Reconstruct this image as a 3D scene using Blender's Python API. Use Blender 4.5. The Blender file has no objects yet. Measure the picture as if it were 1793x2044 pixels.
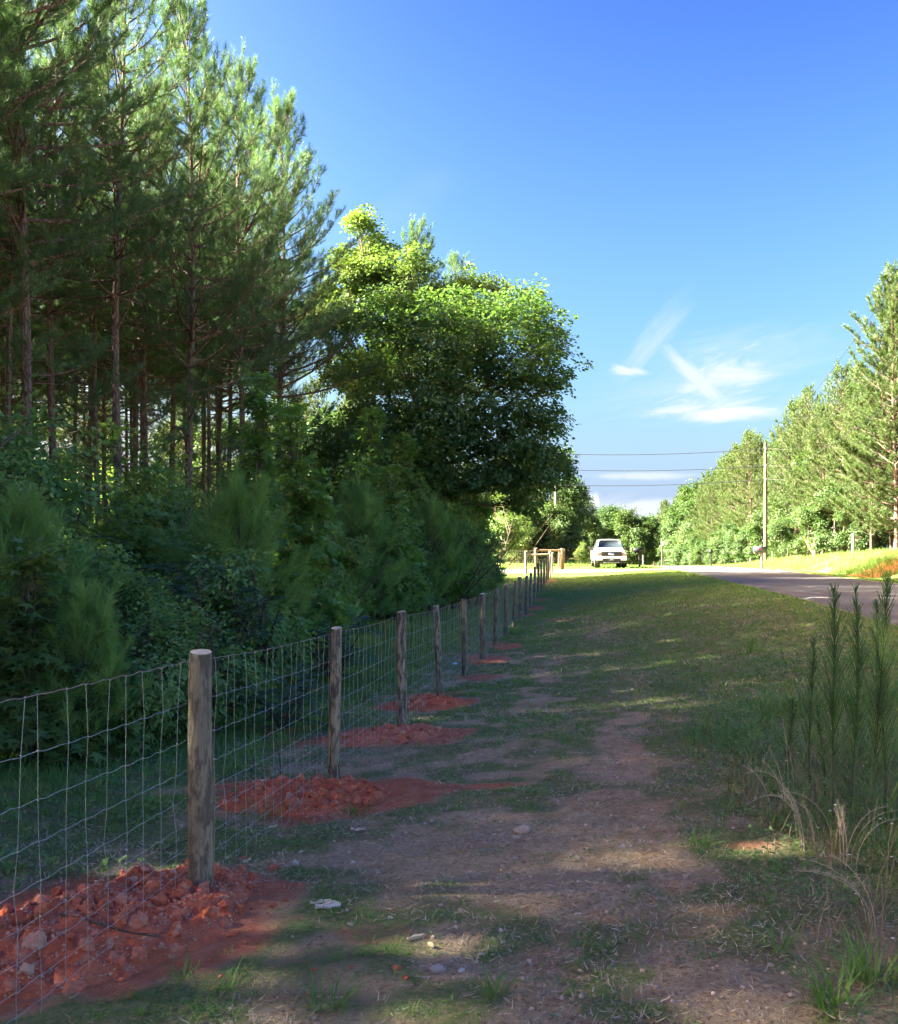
import bpy, bmesh, math, random
import numpy as np
from mathutils import Vector, Matrix, noise as mnoise

sc = bpy.context.scene
COL = sc.collection
random.seed(11)
RNG = np.random.default_rng(11)
CZ = 1.70            # camera height; ground heights below are given relative to the eye
FPX, CX, HY = 1790.0, 896.5, 1110.0   # focal length, centre and horizon in a 1793 px wide picture

# ------------------------------------------------------------------ camera, world, sun, exposure
cam_d = bpy.data.cameras.new('camera'); cam = bpy.data.objects.new('camera', cam_d); COL.objects.link(cam)
cam.location = (0, 0, CZ); cam.rotation_euler = (math.radians(90), 0, 0)
cam_d.sensor_fit = 'HORIZONTAL'; cam_d.sensor_width = 36
cam_d.lens = 36 * FPX / 1793.0
cam_d.shift_y = (HY - 1022) / 1793.0
cam_d.clip_start = 0.05; cam_d.clip_end = 6000
sc.camera = cam

SUN_EL, SUN_AZ = math.radians(31), math.radians(-87)     # azimuth measured from +Y towards +X
sd = Vector((math.sin(SUN_AZ) * math.cos(SUN_EL), math.cos(SUN_AZ) * math.cos(SUN_EL), math.sin(SUN_EL)))
sun_l = bpy.data.lights.new('sun', 'SUN'); sun_l.energy = 2.2; sun_l.angle = math.radians(0.6); sun_l.color = (1.0, 0.89, 0.68)
sun_o = bpy.data.objects.new('sun', sun_l); COL.objects.link(sun_o)
sun_o.rotation_euler = sd.to_track_quat('Z', 'Y').to_euler(); sun_o.location = (-60, -10, 60)

world = bpy.data.worlds.new('World'); sc.world = world; world.use_nodes = True
wn = world.node_tree; wn.nodes.clear()
def W(t, **k):
    n = wn.nodes.new(t)
    for a, b in k.items(): setattr(n, a, b)
    return n
def WL(a, b): wn.links.new(a, b)
def wmath(op, a, b=None, c=None, clamp=False):
    n = W('ShaderNodeMath', operation=op, use_clamp=clamp)
    for i, v in enumerate((a, b, c)):
        if v is None: continue
        if isinstance(v, (int, float)): n.inputs[i].default_value = v
        else: WL(v, n.inputs[i])
    return n.outputs[0]
sky = W('ShaderNodeTexSky', sky_type='NISHITA'); sky.sun_disc = False
sky.sun_elevation = SUN_EL; sky.sun_rotation = SUN_AZ
sky.altitude = 100; sky.air_density = 1.0; sky.dust_density = 2.0; sky.ozone_density = 3.0
# power curve per channel, boosting the unseen sun-side sky to brighten the shade: deep blue overhead, pale towards the horizon, capped near the sun
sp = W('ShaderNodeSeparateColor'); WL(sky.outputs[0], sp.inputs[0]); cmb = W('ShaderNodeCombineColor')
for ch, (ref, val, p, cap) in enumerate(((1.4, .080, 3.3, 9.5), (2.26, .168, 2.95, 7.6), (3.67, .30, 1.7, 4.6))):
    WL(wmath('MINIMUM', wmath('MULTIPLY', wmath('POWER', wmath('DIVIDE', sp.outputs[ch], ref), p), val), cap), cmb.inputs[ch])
tc = W('ShaderNodeTexCoord'); sep = W('ShaderNodeSeparateXYZ'); WL(tc.outputs['Generated'], sep.inputs[0])
yy = wmath('MAXIMUM', sep.outputs[1], 0.02)
cu = wmath('DIVIDE', sep.outputs[0], yy); cv = wmath('DIVIDE', sep.outputs[2], yy)       # direction as slopes ahead
front = wmath('GREATER_THAN', sep.outputs[1], 0.05)
def cloud(px, py, wx, wy, ang, sx, sy, lo, hi, amp, seed, rough=0.6):
    u0, v0 = (px - CX) / FPX, (HY - py) / FPX
    du = wmath('SUBTRACT', cu, u0); dv = wmath('SUBTRACT', cv, v0)
    c, s = math.cos(ang), math.sin(ang)
    a = wmath('ADD', wmath('MULTIPLY', du, c), wmath('MULTIPLY', dv, s))
    b = wmath('SUBTRACT', wmath('MULTIPLY', dv, c), wmath('MULTIPLY', du, s))
    r = wmath('ADD', wmath('POWER', wmath('ABSOLUTE', wmath('DIVIDE', a, wx / FPX)), 2.0), wmath('POWER', wmath('ABSOLUTE', wmath('DIVIDE', b, wy / FPX)), 2.0))
    g = wmath('POWER', 2.718, wmath('MULTIPLY', r, -1.0))
    cb = W('ShaderNodeCombineXYZ'); WL(wmath('MULTIPLY', a, sx), cb.inputs[0]); WL(wmath('MULTIPLY', b, sy), cb.inputs[1]); cb.inputs[2].default_value = seed
    n = W('ShaderNodeTexNoise'); n.inputs['Scale'].default_value = 1.0; n.inputs['Detail'].default_value = 7; n.inputs['Roughness'].default_value = rough
    n.inputs['Distortion'].default_value = 1.1
    WL(cb.outputs[0], n.inputs['Vector'])
    q = wmath('ADD', n.outputs[0], wmath('MULTIPLY', wmath('SUBTRACT', g, 0.6), 0.45))
    mr = W('ShaderNodeMapRange', interpolation_type='SMOOTHSTEP'); mr.inputs['From Min'].default_value = lo; mr.inputs['From Max'].default_value = hi
    WL(q, mr.inputs['Value'])
    return wmath('MULTIPLY', wmath('MULTIPLY', mr.outputs[0], wmath('MULTIPLY', g, 1.15, clamp=True)), amp)
cl = [cloud(1440, 765, 165, 80, 0.35, 7, 26, .38, .78, .85, 1.3, .68),
      cloud(1420, 825, 190, 26, 0.02, 6, 44, .36, .72, .9, 4.1, .68),
      cloud(1395, 760, 110, 26, -0.75, 8, 34, .30, .7, .7, 5.7),
      cloud(1255, 740, 45, 14, -0.15, 14, 40, .34, .62, .75, 7.7),
      cloud(1300, 680, 170, 40, 0.85, 6, 34, .42, .85, .40, 2.2, .7),
      cloud(1270, 950, 160, 11, 0.0, 4, 50, .38, .7, .55, 9.4),
      cloud(1290, 1020, 210, 34, 0.0, 5, 22, .30, .75, .75, 12.6),
      cloud(1186, 1004, 17, 24, 0.0, 30, 30, .30, .5, .95, 15.3, .5),
      cloud(1480, 740, 330, 120, 0.22, 4, 20, .40, .95, .35, 31.0, .7), cloud(1350, 800, 260, 60, 0.12, 5, 34, .40, .9, .40, 33.0, .7),
      cloud(820, 400, 220, 90, 0.5, 4, 10, .45, 1.0, .16, 21.0),
      cloud(1640, 780, 220, 60, 0.3, 5, 16, .45, .95, .22, 23.0)]
tot = cl[0]
for q in cl[1:]: tot = wmath('MAXIMUM', tot, q)
tot = wmath('MULTIPLY', tot, front)
mixc = W('ShaderNodeMix', data_type='RGBA'); WL(tot, mixc.inputs[0])
def hazeband(src, width, amp, col):
    hz = wmath('MULTIPLY', wmath('POWER', 2.718, wmath('MULTIPLY', wmath('POWER', wmath('DIVIDE', wmath('ABSOLUTE', sep.outputs[2]), width), 2.0), -1.0)), amp)
    hm = W('ShaderNodeMix', data_type='RGBA'); WL(hz, hm.inputs[0]); WL(src, hm.inputs[6]); hm.inputs[7].default_value = col; return hm
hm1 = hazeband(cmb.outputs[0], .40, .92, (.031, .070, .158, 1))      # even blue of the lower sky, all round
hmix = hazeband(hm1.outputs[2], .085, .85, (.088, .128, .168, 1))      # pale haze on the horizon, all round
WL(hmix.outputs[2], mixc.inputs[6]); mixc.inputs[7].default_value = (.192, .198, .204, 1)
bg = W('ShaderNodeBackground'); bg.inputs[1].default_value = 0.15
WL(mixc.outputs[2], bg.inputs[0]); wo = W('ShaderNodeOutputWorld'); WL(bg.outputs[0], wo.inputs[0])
world.cycles.sampling_method = 'MANUAL'; world.cycles.sample_map_resolution = 512

sc.view_settings.view_transform = 'Standard'; sc.view_settings.look = 'None'
sc.view_settings.gamma = 1; sc.view_settings.use_curve_mapping = False
sc.view_settings.exposure = 5.25
sc.render.engine = 'CYCLES'
sc.cycles.max_bounces = 10; sc.cycles.diffuse_bounces = 7; sc.cycles.transmission_bounces = 7; sc.cycles.transparent_max_bounces = 6
sc.cycles.use_denoising = True; sc.cycles.caustics_reflective = False; sc.cycles.caustics_refractive = False

# ------------------------------------------------------------------ numpy noise and terrain shape
def _hash(ix, iy, seed):
    h = (ix.astype(np.int64) * 374761393 + iy.astype(np.int64) * 668265263 + seed * 974634777) & 0xffffffff
    h = ((h ^ (h >> 13)) * 1274126177) & 0xffffffff
    return ((h ^ (h >> 16)) & 0xffff) / 65535.0
def vnoise(x, y, seed=0):
    x = np.asarray(x, float); y = np.asarray(y, float)
    ix, iy = np.floor(x), np.floor(y); fx, fy = x - ix, y - iy
    fx = fx * fx * (3 - 2 * fx); fy = fy * fy * (3 - 2 * fy)
    a, b = _hash(ix, iy, seed), _hash(ix + 1, iy, seed); c, d = _hash(ix, iy + 1, seed), _hash(ix + 1, iy + 1, seed)
    return (a * (1 - fx) + b * fx) * (1 - fy) + (c * (1 - fx) + d * fx) * fy
def fbm(x, y, seed=0, octv=4):
    s, a, n = 0, 1, 0
    for k in range(octv):
        s = s + a * vnoise(np.asarray(x) * 2 ** k + 13.7 * k, np.asarray(y) * 2 ** k - 7.1 * k, seed + k); n += a; a *= .5
    return s / n
def sstep(a, b, x):
    t = np.clip((np.asarray(x, float) - a) / (b - a), 0, 1); return t * t * (3 - 2 * t)
def xf(y): return -1.917 + 0.1525 * np.asarray(y, float)     # the line of the roadside fence
FY = [-40, 0, 2, 4.4, 6.9, 9.3, 11.75, 14, 17, 20, 24, 28, 31, 33.7, 36, 38.6, 43, 48, 51, 54, 57, 60, 80, 110, 150, 200, 300, 900]
FZ = [-1.6, -1.62, -1.64, -1.69, -1.78, -1.83, -1.88, -1.92, -1.92, -1.90, -1.89, -1.89, -1.84, -1.66, -1.5, -1.41, -1.30, -1.2, -1.04, -.86, -.84, -.80, -.5, 0, .5, .2, -2.5, -2.5]
RY = [-40, 0, 15, 22, 34, 48, 60, 75, 93, 120, 160, 250, 900]
RZ = [-1.6, -1.42, -1.2, -1.05, -.95, -.82, -.80, -.85, -.98, -1.6, -2.6, -5, -5]
R0, R1 = 7.2, 13.0
_BY = np.linspace(-40, 300, 341)
def _sm(xs, ys):
    v = np.interp(_BY, xs, ys); k = np.ones(3) / 3; vp = np.pad(v, 1, mode='edge'); return np.convolve(vp, k, 'valid')
_F, _R = _sm(FY, FZ), _sm(RY, RZ)
def H(x, y, detail=True):
    x = np.asarray(x, float); y = np.asarray(y, float)
    t = x - xf(y)
    zf = np.interp(y, _BY, _F); zr = np.interp(y, _BY, _R)
    z = zf + (zr - zf) * sstep(-0.5, R0 + .2, t)
    z = np.where(t > R1, z + np.interp(y, [-40, 45, 75, 95, 120, 200, 300], [1.0, 1.0, .45, .1, 0, 0, 0]) * sstep(14.3, 17.6, t), z)
    z = z - .10 * sstep(0, 1, (t - R1) / .8) * (1 - sstep(14.0, 15.2, t)) * 0.6
    off = np.maximum(sstep(-.05, -.6, t - R0), sstep(.1, .7, t - R1))
    far = np.maximum(0, 1 - np.abs(y) / 400)
    if detail:
        z = z + off * far * (.09 * (fbm(x * .45, y * .45, 3, 3) - .5) + .035 * (fbm(x * 3.1, y * 3.1, 7, 3) - .5) + .022 * (fbm(x * 7.3, y * 7.3, 17, 2) - .5) * sstep(24, 12, y))
    return z + CZ
def Hs(x, y): return float(H(np.array([x]), np.array([y]))[0])
def at(px, py):
    """ground point seen at a picture position"""
    sl = (HY - py) / FPX; u = (px - CX) / FPX
    d = np.concatenate([np.arange(1, 60, .02), np.arange(60, 200, .2)])
    g = H(u * d, d) - (CZ + sl * d)
    k = int(np.argmax(g > 0)) if (g > 0).any() else len(d) - 1
    return float(u * d[k]), float(d[k])
def wx(px, d): return (px - CX) * d / FPX
def wz(py, d): return CZ + (HY - py) * d / FPX

# ------------------------------------------------------------------ surface masks
POSTS = [(float(xf(4.43 + 2.44 * k)), 4.43 + 2.44 * k) for k in range(-1, 20)]
PILES = [(-1.62, 4.10, .80, .54, .13, .15), (-1.02, 6.55, .62, .42, .115, .1), (-.62, 8.95, .62, .38, .11, .1), (-.30, 11.2, .50, .34, .12, .1)]
def m_red(x, y):
    x = np.asarray(x, float); y = np.asarray(y, float); t = x - xf(y)
    m = np.zeros_like(x)
    n = fbm(x * 2.2, y * 2.2, 31, 4); n2 = fbm(x * 7, y * 7, 35, 3)
    for i, (px_, py_) in enumerate(POSTS):
        sx = .55 if i > 4 else .72
        r = np.sqrt(((x - px_ - .12 + .1 * math.sin(i * 2.3)) / sx) ** 2 + ((y - py_ + .25) / .85) ** 2)
        m = np.maximum(m, sstep(1.12, .25, r + (n - .5) * 2.2 + (.0 if i < 5 else .35 * math.sin(i * 5.1) + .15)) * (0.95 if i < 5 else .75))
    for px_, py_, a, b, _, _ in PILES:
        r = np.sqrt(((x - px_) / (a * 1.15)) ** 2 + ((y - py_) / (b * 1.5)) ** 2)
        m = np.maximum(m, sstep(1.35, .8, r + (n - .5) * 1.0))
    for cx_, cy_, a, b, k in ((-.15, 6.75, .85, .13, .8), (-1.15, 8.9, .7, .4, .65), (-1.75, 9.4, .7, .5, .5), (1.1, 5.2, .18, .06, .4), (1.65, 4.85, .26, .10, .5), (.95, 3.75, .25, .12, .35), (1.25, 3.95, .35, .10, .35), (-.35, 3.9, .35, .2, .4), (-.55, 3.45, .5, .25, .3), (.23, 17.5, 1.3, .5, .5), (3.5, 15, .5, .2, .4), (3.3, 25, .8, .5, .45)):
        r = np.sqrt(((x - cx_) / a) ** 2 + ((y - cy_) / b) ** 2)
        m = np.maximum(m, k * sstep(1.2, .5, r + (n - .5) * 1.1))
    bank = sstep(13.9, 14.6, t) * sstep(18.5, 16.6, t) * sstep(75, 60, y) * sstep(.40, .60, fbm(x * .35 + 5, y * .5, 41, 4))
    m = np.maximum(m, bank * .85)
    path = sstep(2.6, 1.6, np.abs(t - 2.0)) * sstep(66, 72, y) * sstep(170, 150, y) * .6
    m = np.maximum(m, path * sstep(.4, .55, fbm(x * .8, y * .25, 43, 3)))
    clr = sstep(-.8, -1.8, t) * sstep(60, 63, y) * sstep(76, 73, y) * .55
    m = np.maximum(m, clr * sstep(.42, .55, fbm(x * .3, y * .6, 45, 3)))
    return np.clip(m, 0, 1)
def m_grass(x, y):
    """0 bare soil, 1 full grass"""
    x = np.asarray(x, float); y = np.asarray(y, float); t = x - xf(y)
    n = fbm(x * .9, y * .9, 51, 4); n2 = fbm(x * 3.4 + 9, y * 3.4, 55, 4)
    g = .66 + np.zeros_like(x)
    r = np.sqrt(((x - .30) / 1.15) ** 2 + ((y - 4.9) / 1.25) ** 2)
    g = g - .50 * sstep(1.2, .5, r)
    g = g - .12 * sstep(4.2, 3.4, y) * sstep(3.4, 2.4, t)
    for tc_, wd, k in ((2.25, .30, .30), (1.15, .30, .22)):
        g = g - k * sstep(wd * 1.4, wd * .3, np.abs(t - tc_ + .15 * np.sin(y * .35))) * sstep(4.5, 7, y) * sstep(34, 25, y)
    g = g + .45 * sstep(2.5, 3.3, t + (n - .5) * .8)
    g = g + .25 * sstep(7, 9, y) * sstep(13, 22, y)
    g = g + .25 * sstep(-.5, -1.3, t)
    g = g - .35 * sstep(-4.2, -6, t)
    g = g + (n - .5) * .8 + (n2 - .5) * 1.5
    g = g * (1 - .9 * m_red(x, y))
    g = np.where((t > 2) & (t < R0) & (y > 10), np.maximum(g, .35 + .5 * n), g)
    return np.clip(g, 0, 1)
def on_drive(x, y):
    t = x - xf(y)
    return (y > 51.9) & (y < 55.6) & (t < R0 + .3)

# ------------------------------------------------------------------ materials
def mat_new(name):
    m = bpy.data.materials.new(name); m.use_nodes = True; nt = m.node_tree; nt.nodes.clear()
    o = nt.nodes.new('ShaderNodeOutputMaterial'); b = nt.nodes.new('ShaderNodeBsdfPrincipled')
    nt.links.new(b.outputs[0], o.inputs[0]); return m, nt, b, o
class N:
    def __init__(s, nt): s.nt = nt; s.tc = None
    def node(s, t, **k):
        n = s.nt.nodes.new(t)
        for a, b in k.items(): setattr(n, a, b)
        return n
    def link(s, a, b): s.nt.links.new(a, b)
    def coord(s, kind='Object'):
        if s.tc is None: s.tc = s.node('ShaderNodeTexCoord')
        return s.tc.outputs[kind]
    def geo(s): return s.node('ShaderNodeNewGeometry').outputs['Position']
    def mapping(s, vec, scale=(1, 1, 1), rot=(0, 0, 0)):
        m = s.node('ShaderNodeMapping'); m.inputs['Scale'].default_value = scale; m.inputs['Rotation'].default_value = rot
        s.link(vec, m.inputs['Vector']); return m.outputs[0]
    def noise(s, vec, scale, detail=4, rough=.55, dist=0):
        n = s.node('ShaderNodeTexNoise'); n.inputs['Scale'].default_value = scale; n.inputs['Detail'].default_value = detail
        n.inputs['Roughness'].default_value = rough; n.inputs['Distortion'].default_value = dist
        s.link(vec, n.inputs['Vector']); return n.outputs[0]
    def vor(s, vec, scale, feature='F1', out='Distance'):
        n = s.node('ShaderNodeTexVoronoi', feature=feature); n.inputs['Scale'].default_value = scale
        s.link(vec, n.inputs['Vector']); return n.outputs[out]
    def rng(s, v, a, b, c=0, d=1):
        n = s.node('ShaderNodeMapRange', interpolation_type='SMOOTHSTEP')
        for k, q in (('From Min', a), ('From Max', b), ('To Min', c), ('To Max', d)): n.inputs[k].default_value = q
        s.link(v, n.inputs['Value']); return n.outputs[0]
    def mix(s, f, a, b, blend='MIX'):
        n = s.node('ShaderNodeMix', data_type='RGBA', blend_type=blend)
        for sock, v in ((n.inputs[0], f), (n.inputs[6], a), (n.inputs[7], b)):
            if isinstance(v, (int, float)): sock.default_value = v
            elif isinstance(v, tuple): sock.default_value = (v[0], v[1], v[2], 1)
            else: s.link(v, sock)
        return n.outputs[2]
    def math(s, op, a, b=0.0):
        n = s.node('ShaderNodeMath', operation=op)
        for i, v in enumerate((a, b)):
            if isinstance(v, (int, float)): n.inputs[i].default_value = v
            else: s.link(v, n.inputs[i])
        return n.outputs[0]
    def attr(s, name):
        n = s.node('ShaderNodeAttribute'); n.attribute_name = name; return n.outputs['Fac']
    def rand(s): return s.node('ShaderNodeObjectInfo').outputs['Random']
    def bump(s, h, strength, dist, bsdf):
        n = s.node('ShaderNodeBump'); n.inputs['Strength'].default_value = strength; n.inputs['Distance'].default_value = dist
        s.link(h, n.inputs['Height']); s.link(n.outputs[0], bsdf.inputs['Normal'])

def plain(name, col, rough=.6, metal=0, spec=.5, coat=0, var=.06, scale=12):
    m, nt, b, o = mat_new(name); n = N(nt)
    k = n.rng(n.noise(n.coord(), scale, 4), .3, .7)
    c = n.mix(k, tuple(v * (1 - var) for v in col), tuple(min(1, v * (1 + var)) for v in col))
    n.link(c, b.inputs['Base Color']); b.inputs['Roughness'].default_value = rough; b.inputs['Metallic'].default_value = metal
    b.inputs['Specular IOR Level'].default_value = spec
    if coat: b.inputs['Coat Weight'].default_value = coat; b.inputs['Coat Roughness'].default_value = .05
    return m
def foliage(name, dark, light, tip=None, trans=.35, rough=.5, tmul=(1.4, 1.4, .62), ovar=.35):
    """leaf colour varied leaf by leaf (attribute) and tree by tree"""
    m, nt, b, o = mat_new(name); n = N(nt)
    c = n.mix(n.attr('var'), dark, light)
    if tip: c = n.mix(n.rng(n.attr('var'), .93, .97), c, tip)
    r = n.rand()
    c = n.mix(n.math('MULTIPLY', r, ovar), c, tuple(min(1, v * w) for v, w in zip(light, (1.35, 1.12, .85))))
    n.link(c, b.inputs['Base Color']); b.inputs['Roughness'].default_value = rough; b.inputs['Specular IOR Level'].default_value = .35
    tr = n.node('ShaderNodeBsdfTranslucent'); n.link(n.mix(1.0, c, tmul, 'MULTIPLY'), tr.inputs[0])
    mx = n.node('ShaderNodeMixShader'); mx.inputs[0].default_value = trans
    n.link(b.outputs[0], mx.inputs[1]); n.link(tr.outputs[0], mx.inputs[2]); n.link(mx.outputs[0], o.inputs[0])
    return m
M = {}
M['needle'] = foliage('pine_needles', (.044, .115, .056), (.10, .19, .095), trans=.32, ovar=.15)
M['needle_young'] = foliage('young_pine_needles', (.085, .22, .08), (.23, .39, .13), trans=.40)
M['needle_far'] = foliage('far_pine_needles', (.042, .088, .032), (.085, .140, .045), trans=.22, ovar=.25)
M['maple'] = foliage('maple_leaves', (.048, .120, .052), (.11, .205, .072), tip=(.24, .26, .08), trans=.42, ovar=.2)
M['gum'] = foliage('sweetgum_leaves', (.08, .20, .065), (.18, .33, .09), tip=(.24, .28, .07), trans=.42)
M['gum_pale'] = foliage('pale_sweetgum_leaves', (.075, .15, .050), (.15, .235, .075), trans=.34)
M['shrub'] = foliage('shrub_leaves', (.10, .225, .09), (.22, .37, .13), tip=(.20, .27, .08), trans=.42)
M['sumac'] = foliage('sumac_leaves', (.030, .085, .060), (.065, .150, .085), tip=(.30, .12, .04), trans=.28)
M['broad_far'] = foliage('far_broadleaf', (.034, .085, .034), (.070, .130, .050), tip=(.12, .14, .06), trans=.28, ovar=.35)
M['grass'] = foliage('grass_blades', (.10, .215, .045), (.19, .33, .08), tip=(.42, .37, .20), trans=.35, ovar=0)
M['weed'] = foliage('weed_leaves', (.075, .19, .055), (.16, .29, .08), trans=.3, ovar=0)
M['fennel'] = foliage('fennel_threads', (.11, .27, .09), (.21, .40, .13), trans=.3, ovar=.1)
M['straw'] = foliage('straw', (.28, .22, .15), (.66, .57, .43), trans=.15, tmul=(1, .9, .7), ovar=0)
M['drystem'] = foliage('dry_stems', (.16, .11, .075), (.38, .29, .20), trans=.1, tmul=(1, .9, .7), ovar=0)
M['fennel_stem'] = plain('fennel_stem', (.085, .085, .045), .8, var=.3)
M['petal'] = plain('white_petals', (.8, .8, .78), .6)

def bark(name, c1, c2, sc_=1.0):
    m, nt, b, o = mat_new(name); n = N(nt); v = n.coord()
    vv = n.mapping(v, (9 * sc_, 9 * sc_, 2.6 * sc_))
    plates = n.vor(n.mapping(v, (14 * sc_, 14 * sc_, 4 * sc_)), 1.0, 'DISTANCE_TO_EDGE')
    nn = n.noise(vv, 2.2, 6, .65)
    c = n.mix(n.rng(nn, .3, .7), c1, c2)
    c = n.mix(n.rng(plates, .0, .14, .65, 0), c, tuple(q * .3 for q in c1))
    n.link(c, b.inputs['Base Color']); b.inputs['Roughness'].default_value = .9; b.inputs['Specular IOR Level'].default_value = .2
    n.bump(n.math('ADD', n.rng(plates, 0, .25), n.math('MULTIPLY', nn, .6)), .8, .02, b); return m
M['bark_pine'] = bark('pine_bark', (.12, .085, .075), (.24, .18, .155))
M['bark_gum'] = bark('grey_bark', (.09, .08, .07), (.20, .18, .155), 1.4)
M['twig'] = plain('bare_twigs', (.085, .065, .055), .9, var=.3)

def post_mat(name, c1, c2, dark):
    m, nt, b, o = mat_new(name); n = N(nt)
    oi = n.node('ShaderNodeObjectInfo'); v0 = n.coord()
    va = n.node('ShaderNodeVectorMath', operation='ADD'); n.link(v0, va.inputs[0])
    cb = n.node('ShaderNodeCombineXYZ'); n.link(n.math('MULTIPLY', oi.outputs['Random'], 37.0), cb.inputs[2]); n.link(cb.outputs[0], va.inputs[1]); v = va.outputs[0]
    g = n.noise(n.mapping(v, (90, 90, 5)), 1.0, 5, .6)
    st = n.noise(n.mapping(v, (26, 26, 7)), 1.0, 6, .7, .4)
    big = n.noise(n.mapping(v, (5, 5, 3.2)), 1.0, 3, .5)
    c = n.mix(n.rng(g, .3, .7), c1, c2)
    c = n.mix(n.rng(st, .44, .58, 0, .9), c, dark)
    c = n.mix(n.rng(big, .45, .7, 0, .4), c, tuple(q * 1.6 for q in dark))
    c = n.mix(n.rng(oi.outputs['Random'], 0, 1, 0, .38), c, (.15, .125, .095))
    kn = n.vor(n.mapping(v, (7, 7, 2.6)), 1.0); c = n.mix(n.rng(kn, .05, .16, .8, 0), c, tuple(q * .6 for q in dark))
    n.link(c, b.inputs['Base Color']); b.inputs['Roughness'].default_value = .85; b.inputs['Specular IOR Level'].default_value = .25
    n.bump(n.math('ADD', g, n.math('MULTIPLY', st, .8)), .55, .006, b); return m
M['post'] = post_mat('weathered_post_wood', (.27, .225, .155), (.42, .36, .26), (.07, .06, .05))
M['post_new'] = post_mat('fresh_brown_post_wood', (.19, .115, .07), (.28, .19, .125), (.09, .055, .035))
M['endgrain'] = plain('sawn_end_grain', (.58, .48, .34), .8, var=.2, scale=60)
M['pole'] = post_mat('utility_pole_wood', (.13, .105, .09), (.20, .17, .145), (.07, .06, .05))
M['pole_pale'] = post_mat('pale_utility_pole_wood', (.30, .28, .26), (.42, .39, .37), (.18, .165, .155))
M['wire'] = plain('galvanised_wire', (.40, .43, .44), .45, .6)
M['wire_red'] = plain('clay_stained_wire', (.42, .27, .24), .6, .35)
M['cable'] = plain('power_cable', (.03, .035, .045), 1.0, 0, 0)
M['cable_lit'] = plain('painted_lit_power_cable', (.28, .28, .27), .7)  # lighter copy of the power cable, sunlight put into the colour

def red_mat(name, c1, c2, c3, bump=.5):
    m, nt, b, o = mat_new(name); n = N(nt); v = n.geo()
    a = n.noise(v, 6, 6, .65); d = n.noise(v, 45, 5, .65); e = n.noise(v, 16, 3)
    c = n.mix(n.rng(a, .3, .7), c1, c2); c = n.mix(n.rng(e, .55, .75, 0, .8), c, c3)
    c = n.mix(n.rng(d, .5, .7, 0, .35), c, tuple(q * .45 for q in c1))
    c = n.mix(n.rng(n.rand(), .78, 1.0, 0, .8), c, c3)
    n.link(c, b.inputs['Base Color']); b.inputs['Roughness'].default_value = .95; b.inputs['Specular IOR Level'].default_value = .15
    n.bump(n.math('ADD', n.math('MULTIPLY', d, .6), n.vor(v, 38)), bump, .025, b); return m
M['clay'] = red_mat('red_clay', (.44, .10, .048), (.62, .17, .085), (.60, .28, .18))
M['clod'] = red_mat('clay_clods', (.46, .11, .055), (.66, .21, .12), (.64, .40, .29), .7)
def stone_mat(name, c1, c2):
    m, nt, b, o = mat_new(name); n = N(nt); v = n.coord()
    a = n.noise(v, 9, 6, .6); c = n.mix(n.rng(a, .3, .7), c1, c2); c = n.mix(n.rng(n.noise(v, 40, 3), .55, .7, 0, .5), c, tuple(q * .5 for q in c1))
    n.link(c, b.inputs['Base Color']); b.inputs['Roughness'].default_value = .85; n.bump(a, .5, .02, b); return m
M['stone'] = stone_mat('buff_stone', (.42, .30, .24), (.62, .50, .42))
M['stone_pale'] = stone_mat('pale_quartz_stone', (.5, .46, .42), (.75, .71, .66))
M['concrete'] = stone_mat('grey_concrete', (.30, .32, .35), (.52, .54, .57))

# ground
def ground_mat():
    m, nt, b, o = mat_new('roadside_ground'); n = N(nt); v = n.geo()
    n1 = n.noise(v, 1.3, 6, .6); n2 = n.noise(v, 7, 6, .65); n3 = n.noise(v, 38, 5, .7); n4 = n.noise(v, 150, 3, .6)
    soil = n.mix(n.rng(n2, .3, .7), (.39, .275, .155), (.58, .46, .29))
    soil = n.mix(n.rng(n1, .4, .7, 0, .6), soil, (.50, .40, .30))
    soil = n.mix(n.rng(n3, .48, .68, 0, .75), soil, (.17, .095, .062))
    soil = n.mix(n.rng(n4, .60, .72, 0, .6), soil, (.60, .50, .38))
    gr = n.mix(n.rng(n2, .3, .7), (.12, .185, .06), (.19, .26, .09))
    gr = n.mix(n.rng(n3, .42, .62, 0, .75), gr, (.33, .27, .17))
    gr = n.mix(n.rng(n4, .5, .66, 0, .5), gr, (.06, .07, .03))
    gr = n.mix(n.rng(n1, .52, .72, 0, .45), gr, (.32, .24, .15))
    red = n.mix(n.rng(n2, .3, .7), (.46, .15, .085), (.60, .25, .15)); red = n.mix(n.rng(n3, .5, .7, 0, .3), red, (.26, .08, .05))
    red = n.mix(n.rng(n1, .5, .7, 0, .35), red, (.40, .20, .13))
    ga = n.math('ADD', n.attr('grass'), n.math('MULTIPLY', n.math('SUBTRACT', n2, .5), .7))
    c = n.mix(n.rng(ga, .26, .62), soil, gr)
    ra = n.math('ADD', n.attr('red'), n.math('MULTIPLY', n.math('SUBTRACT', n2, .5), .6))
    c = n.mix(n.rng(ra, .25, .7), c, red)
    wood = n.mix(n.rng(n2, .3, .7), (.10, .060, .038), (.20, .12, .07)); c = n.mix(n.attr('duff'), c, wood)
    n.link(c, b.inputs['Base Color']); b.inputs['Roughness'].default_value = .97; b.inputs['Specular IOR Level'].default_value = .12
    hgt = n.math('ADD', n.math('MULTIPLY', n2, .9), n.math('ADD', n.math('MULTIPLY', n3, .45), n.math('MULTIPLY', n4, .15)))
    n.bump(hgt, 1.0, .085, b); return m
M['ground'] = ground_mat()
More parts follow.
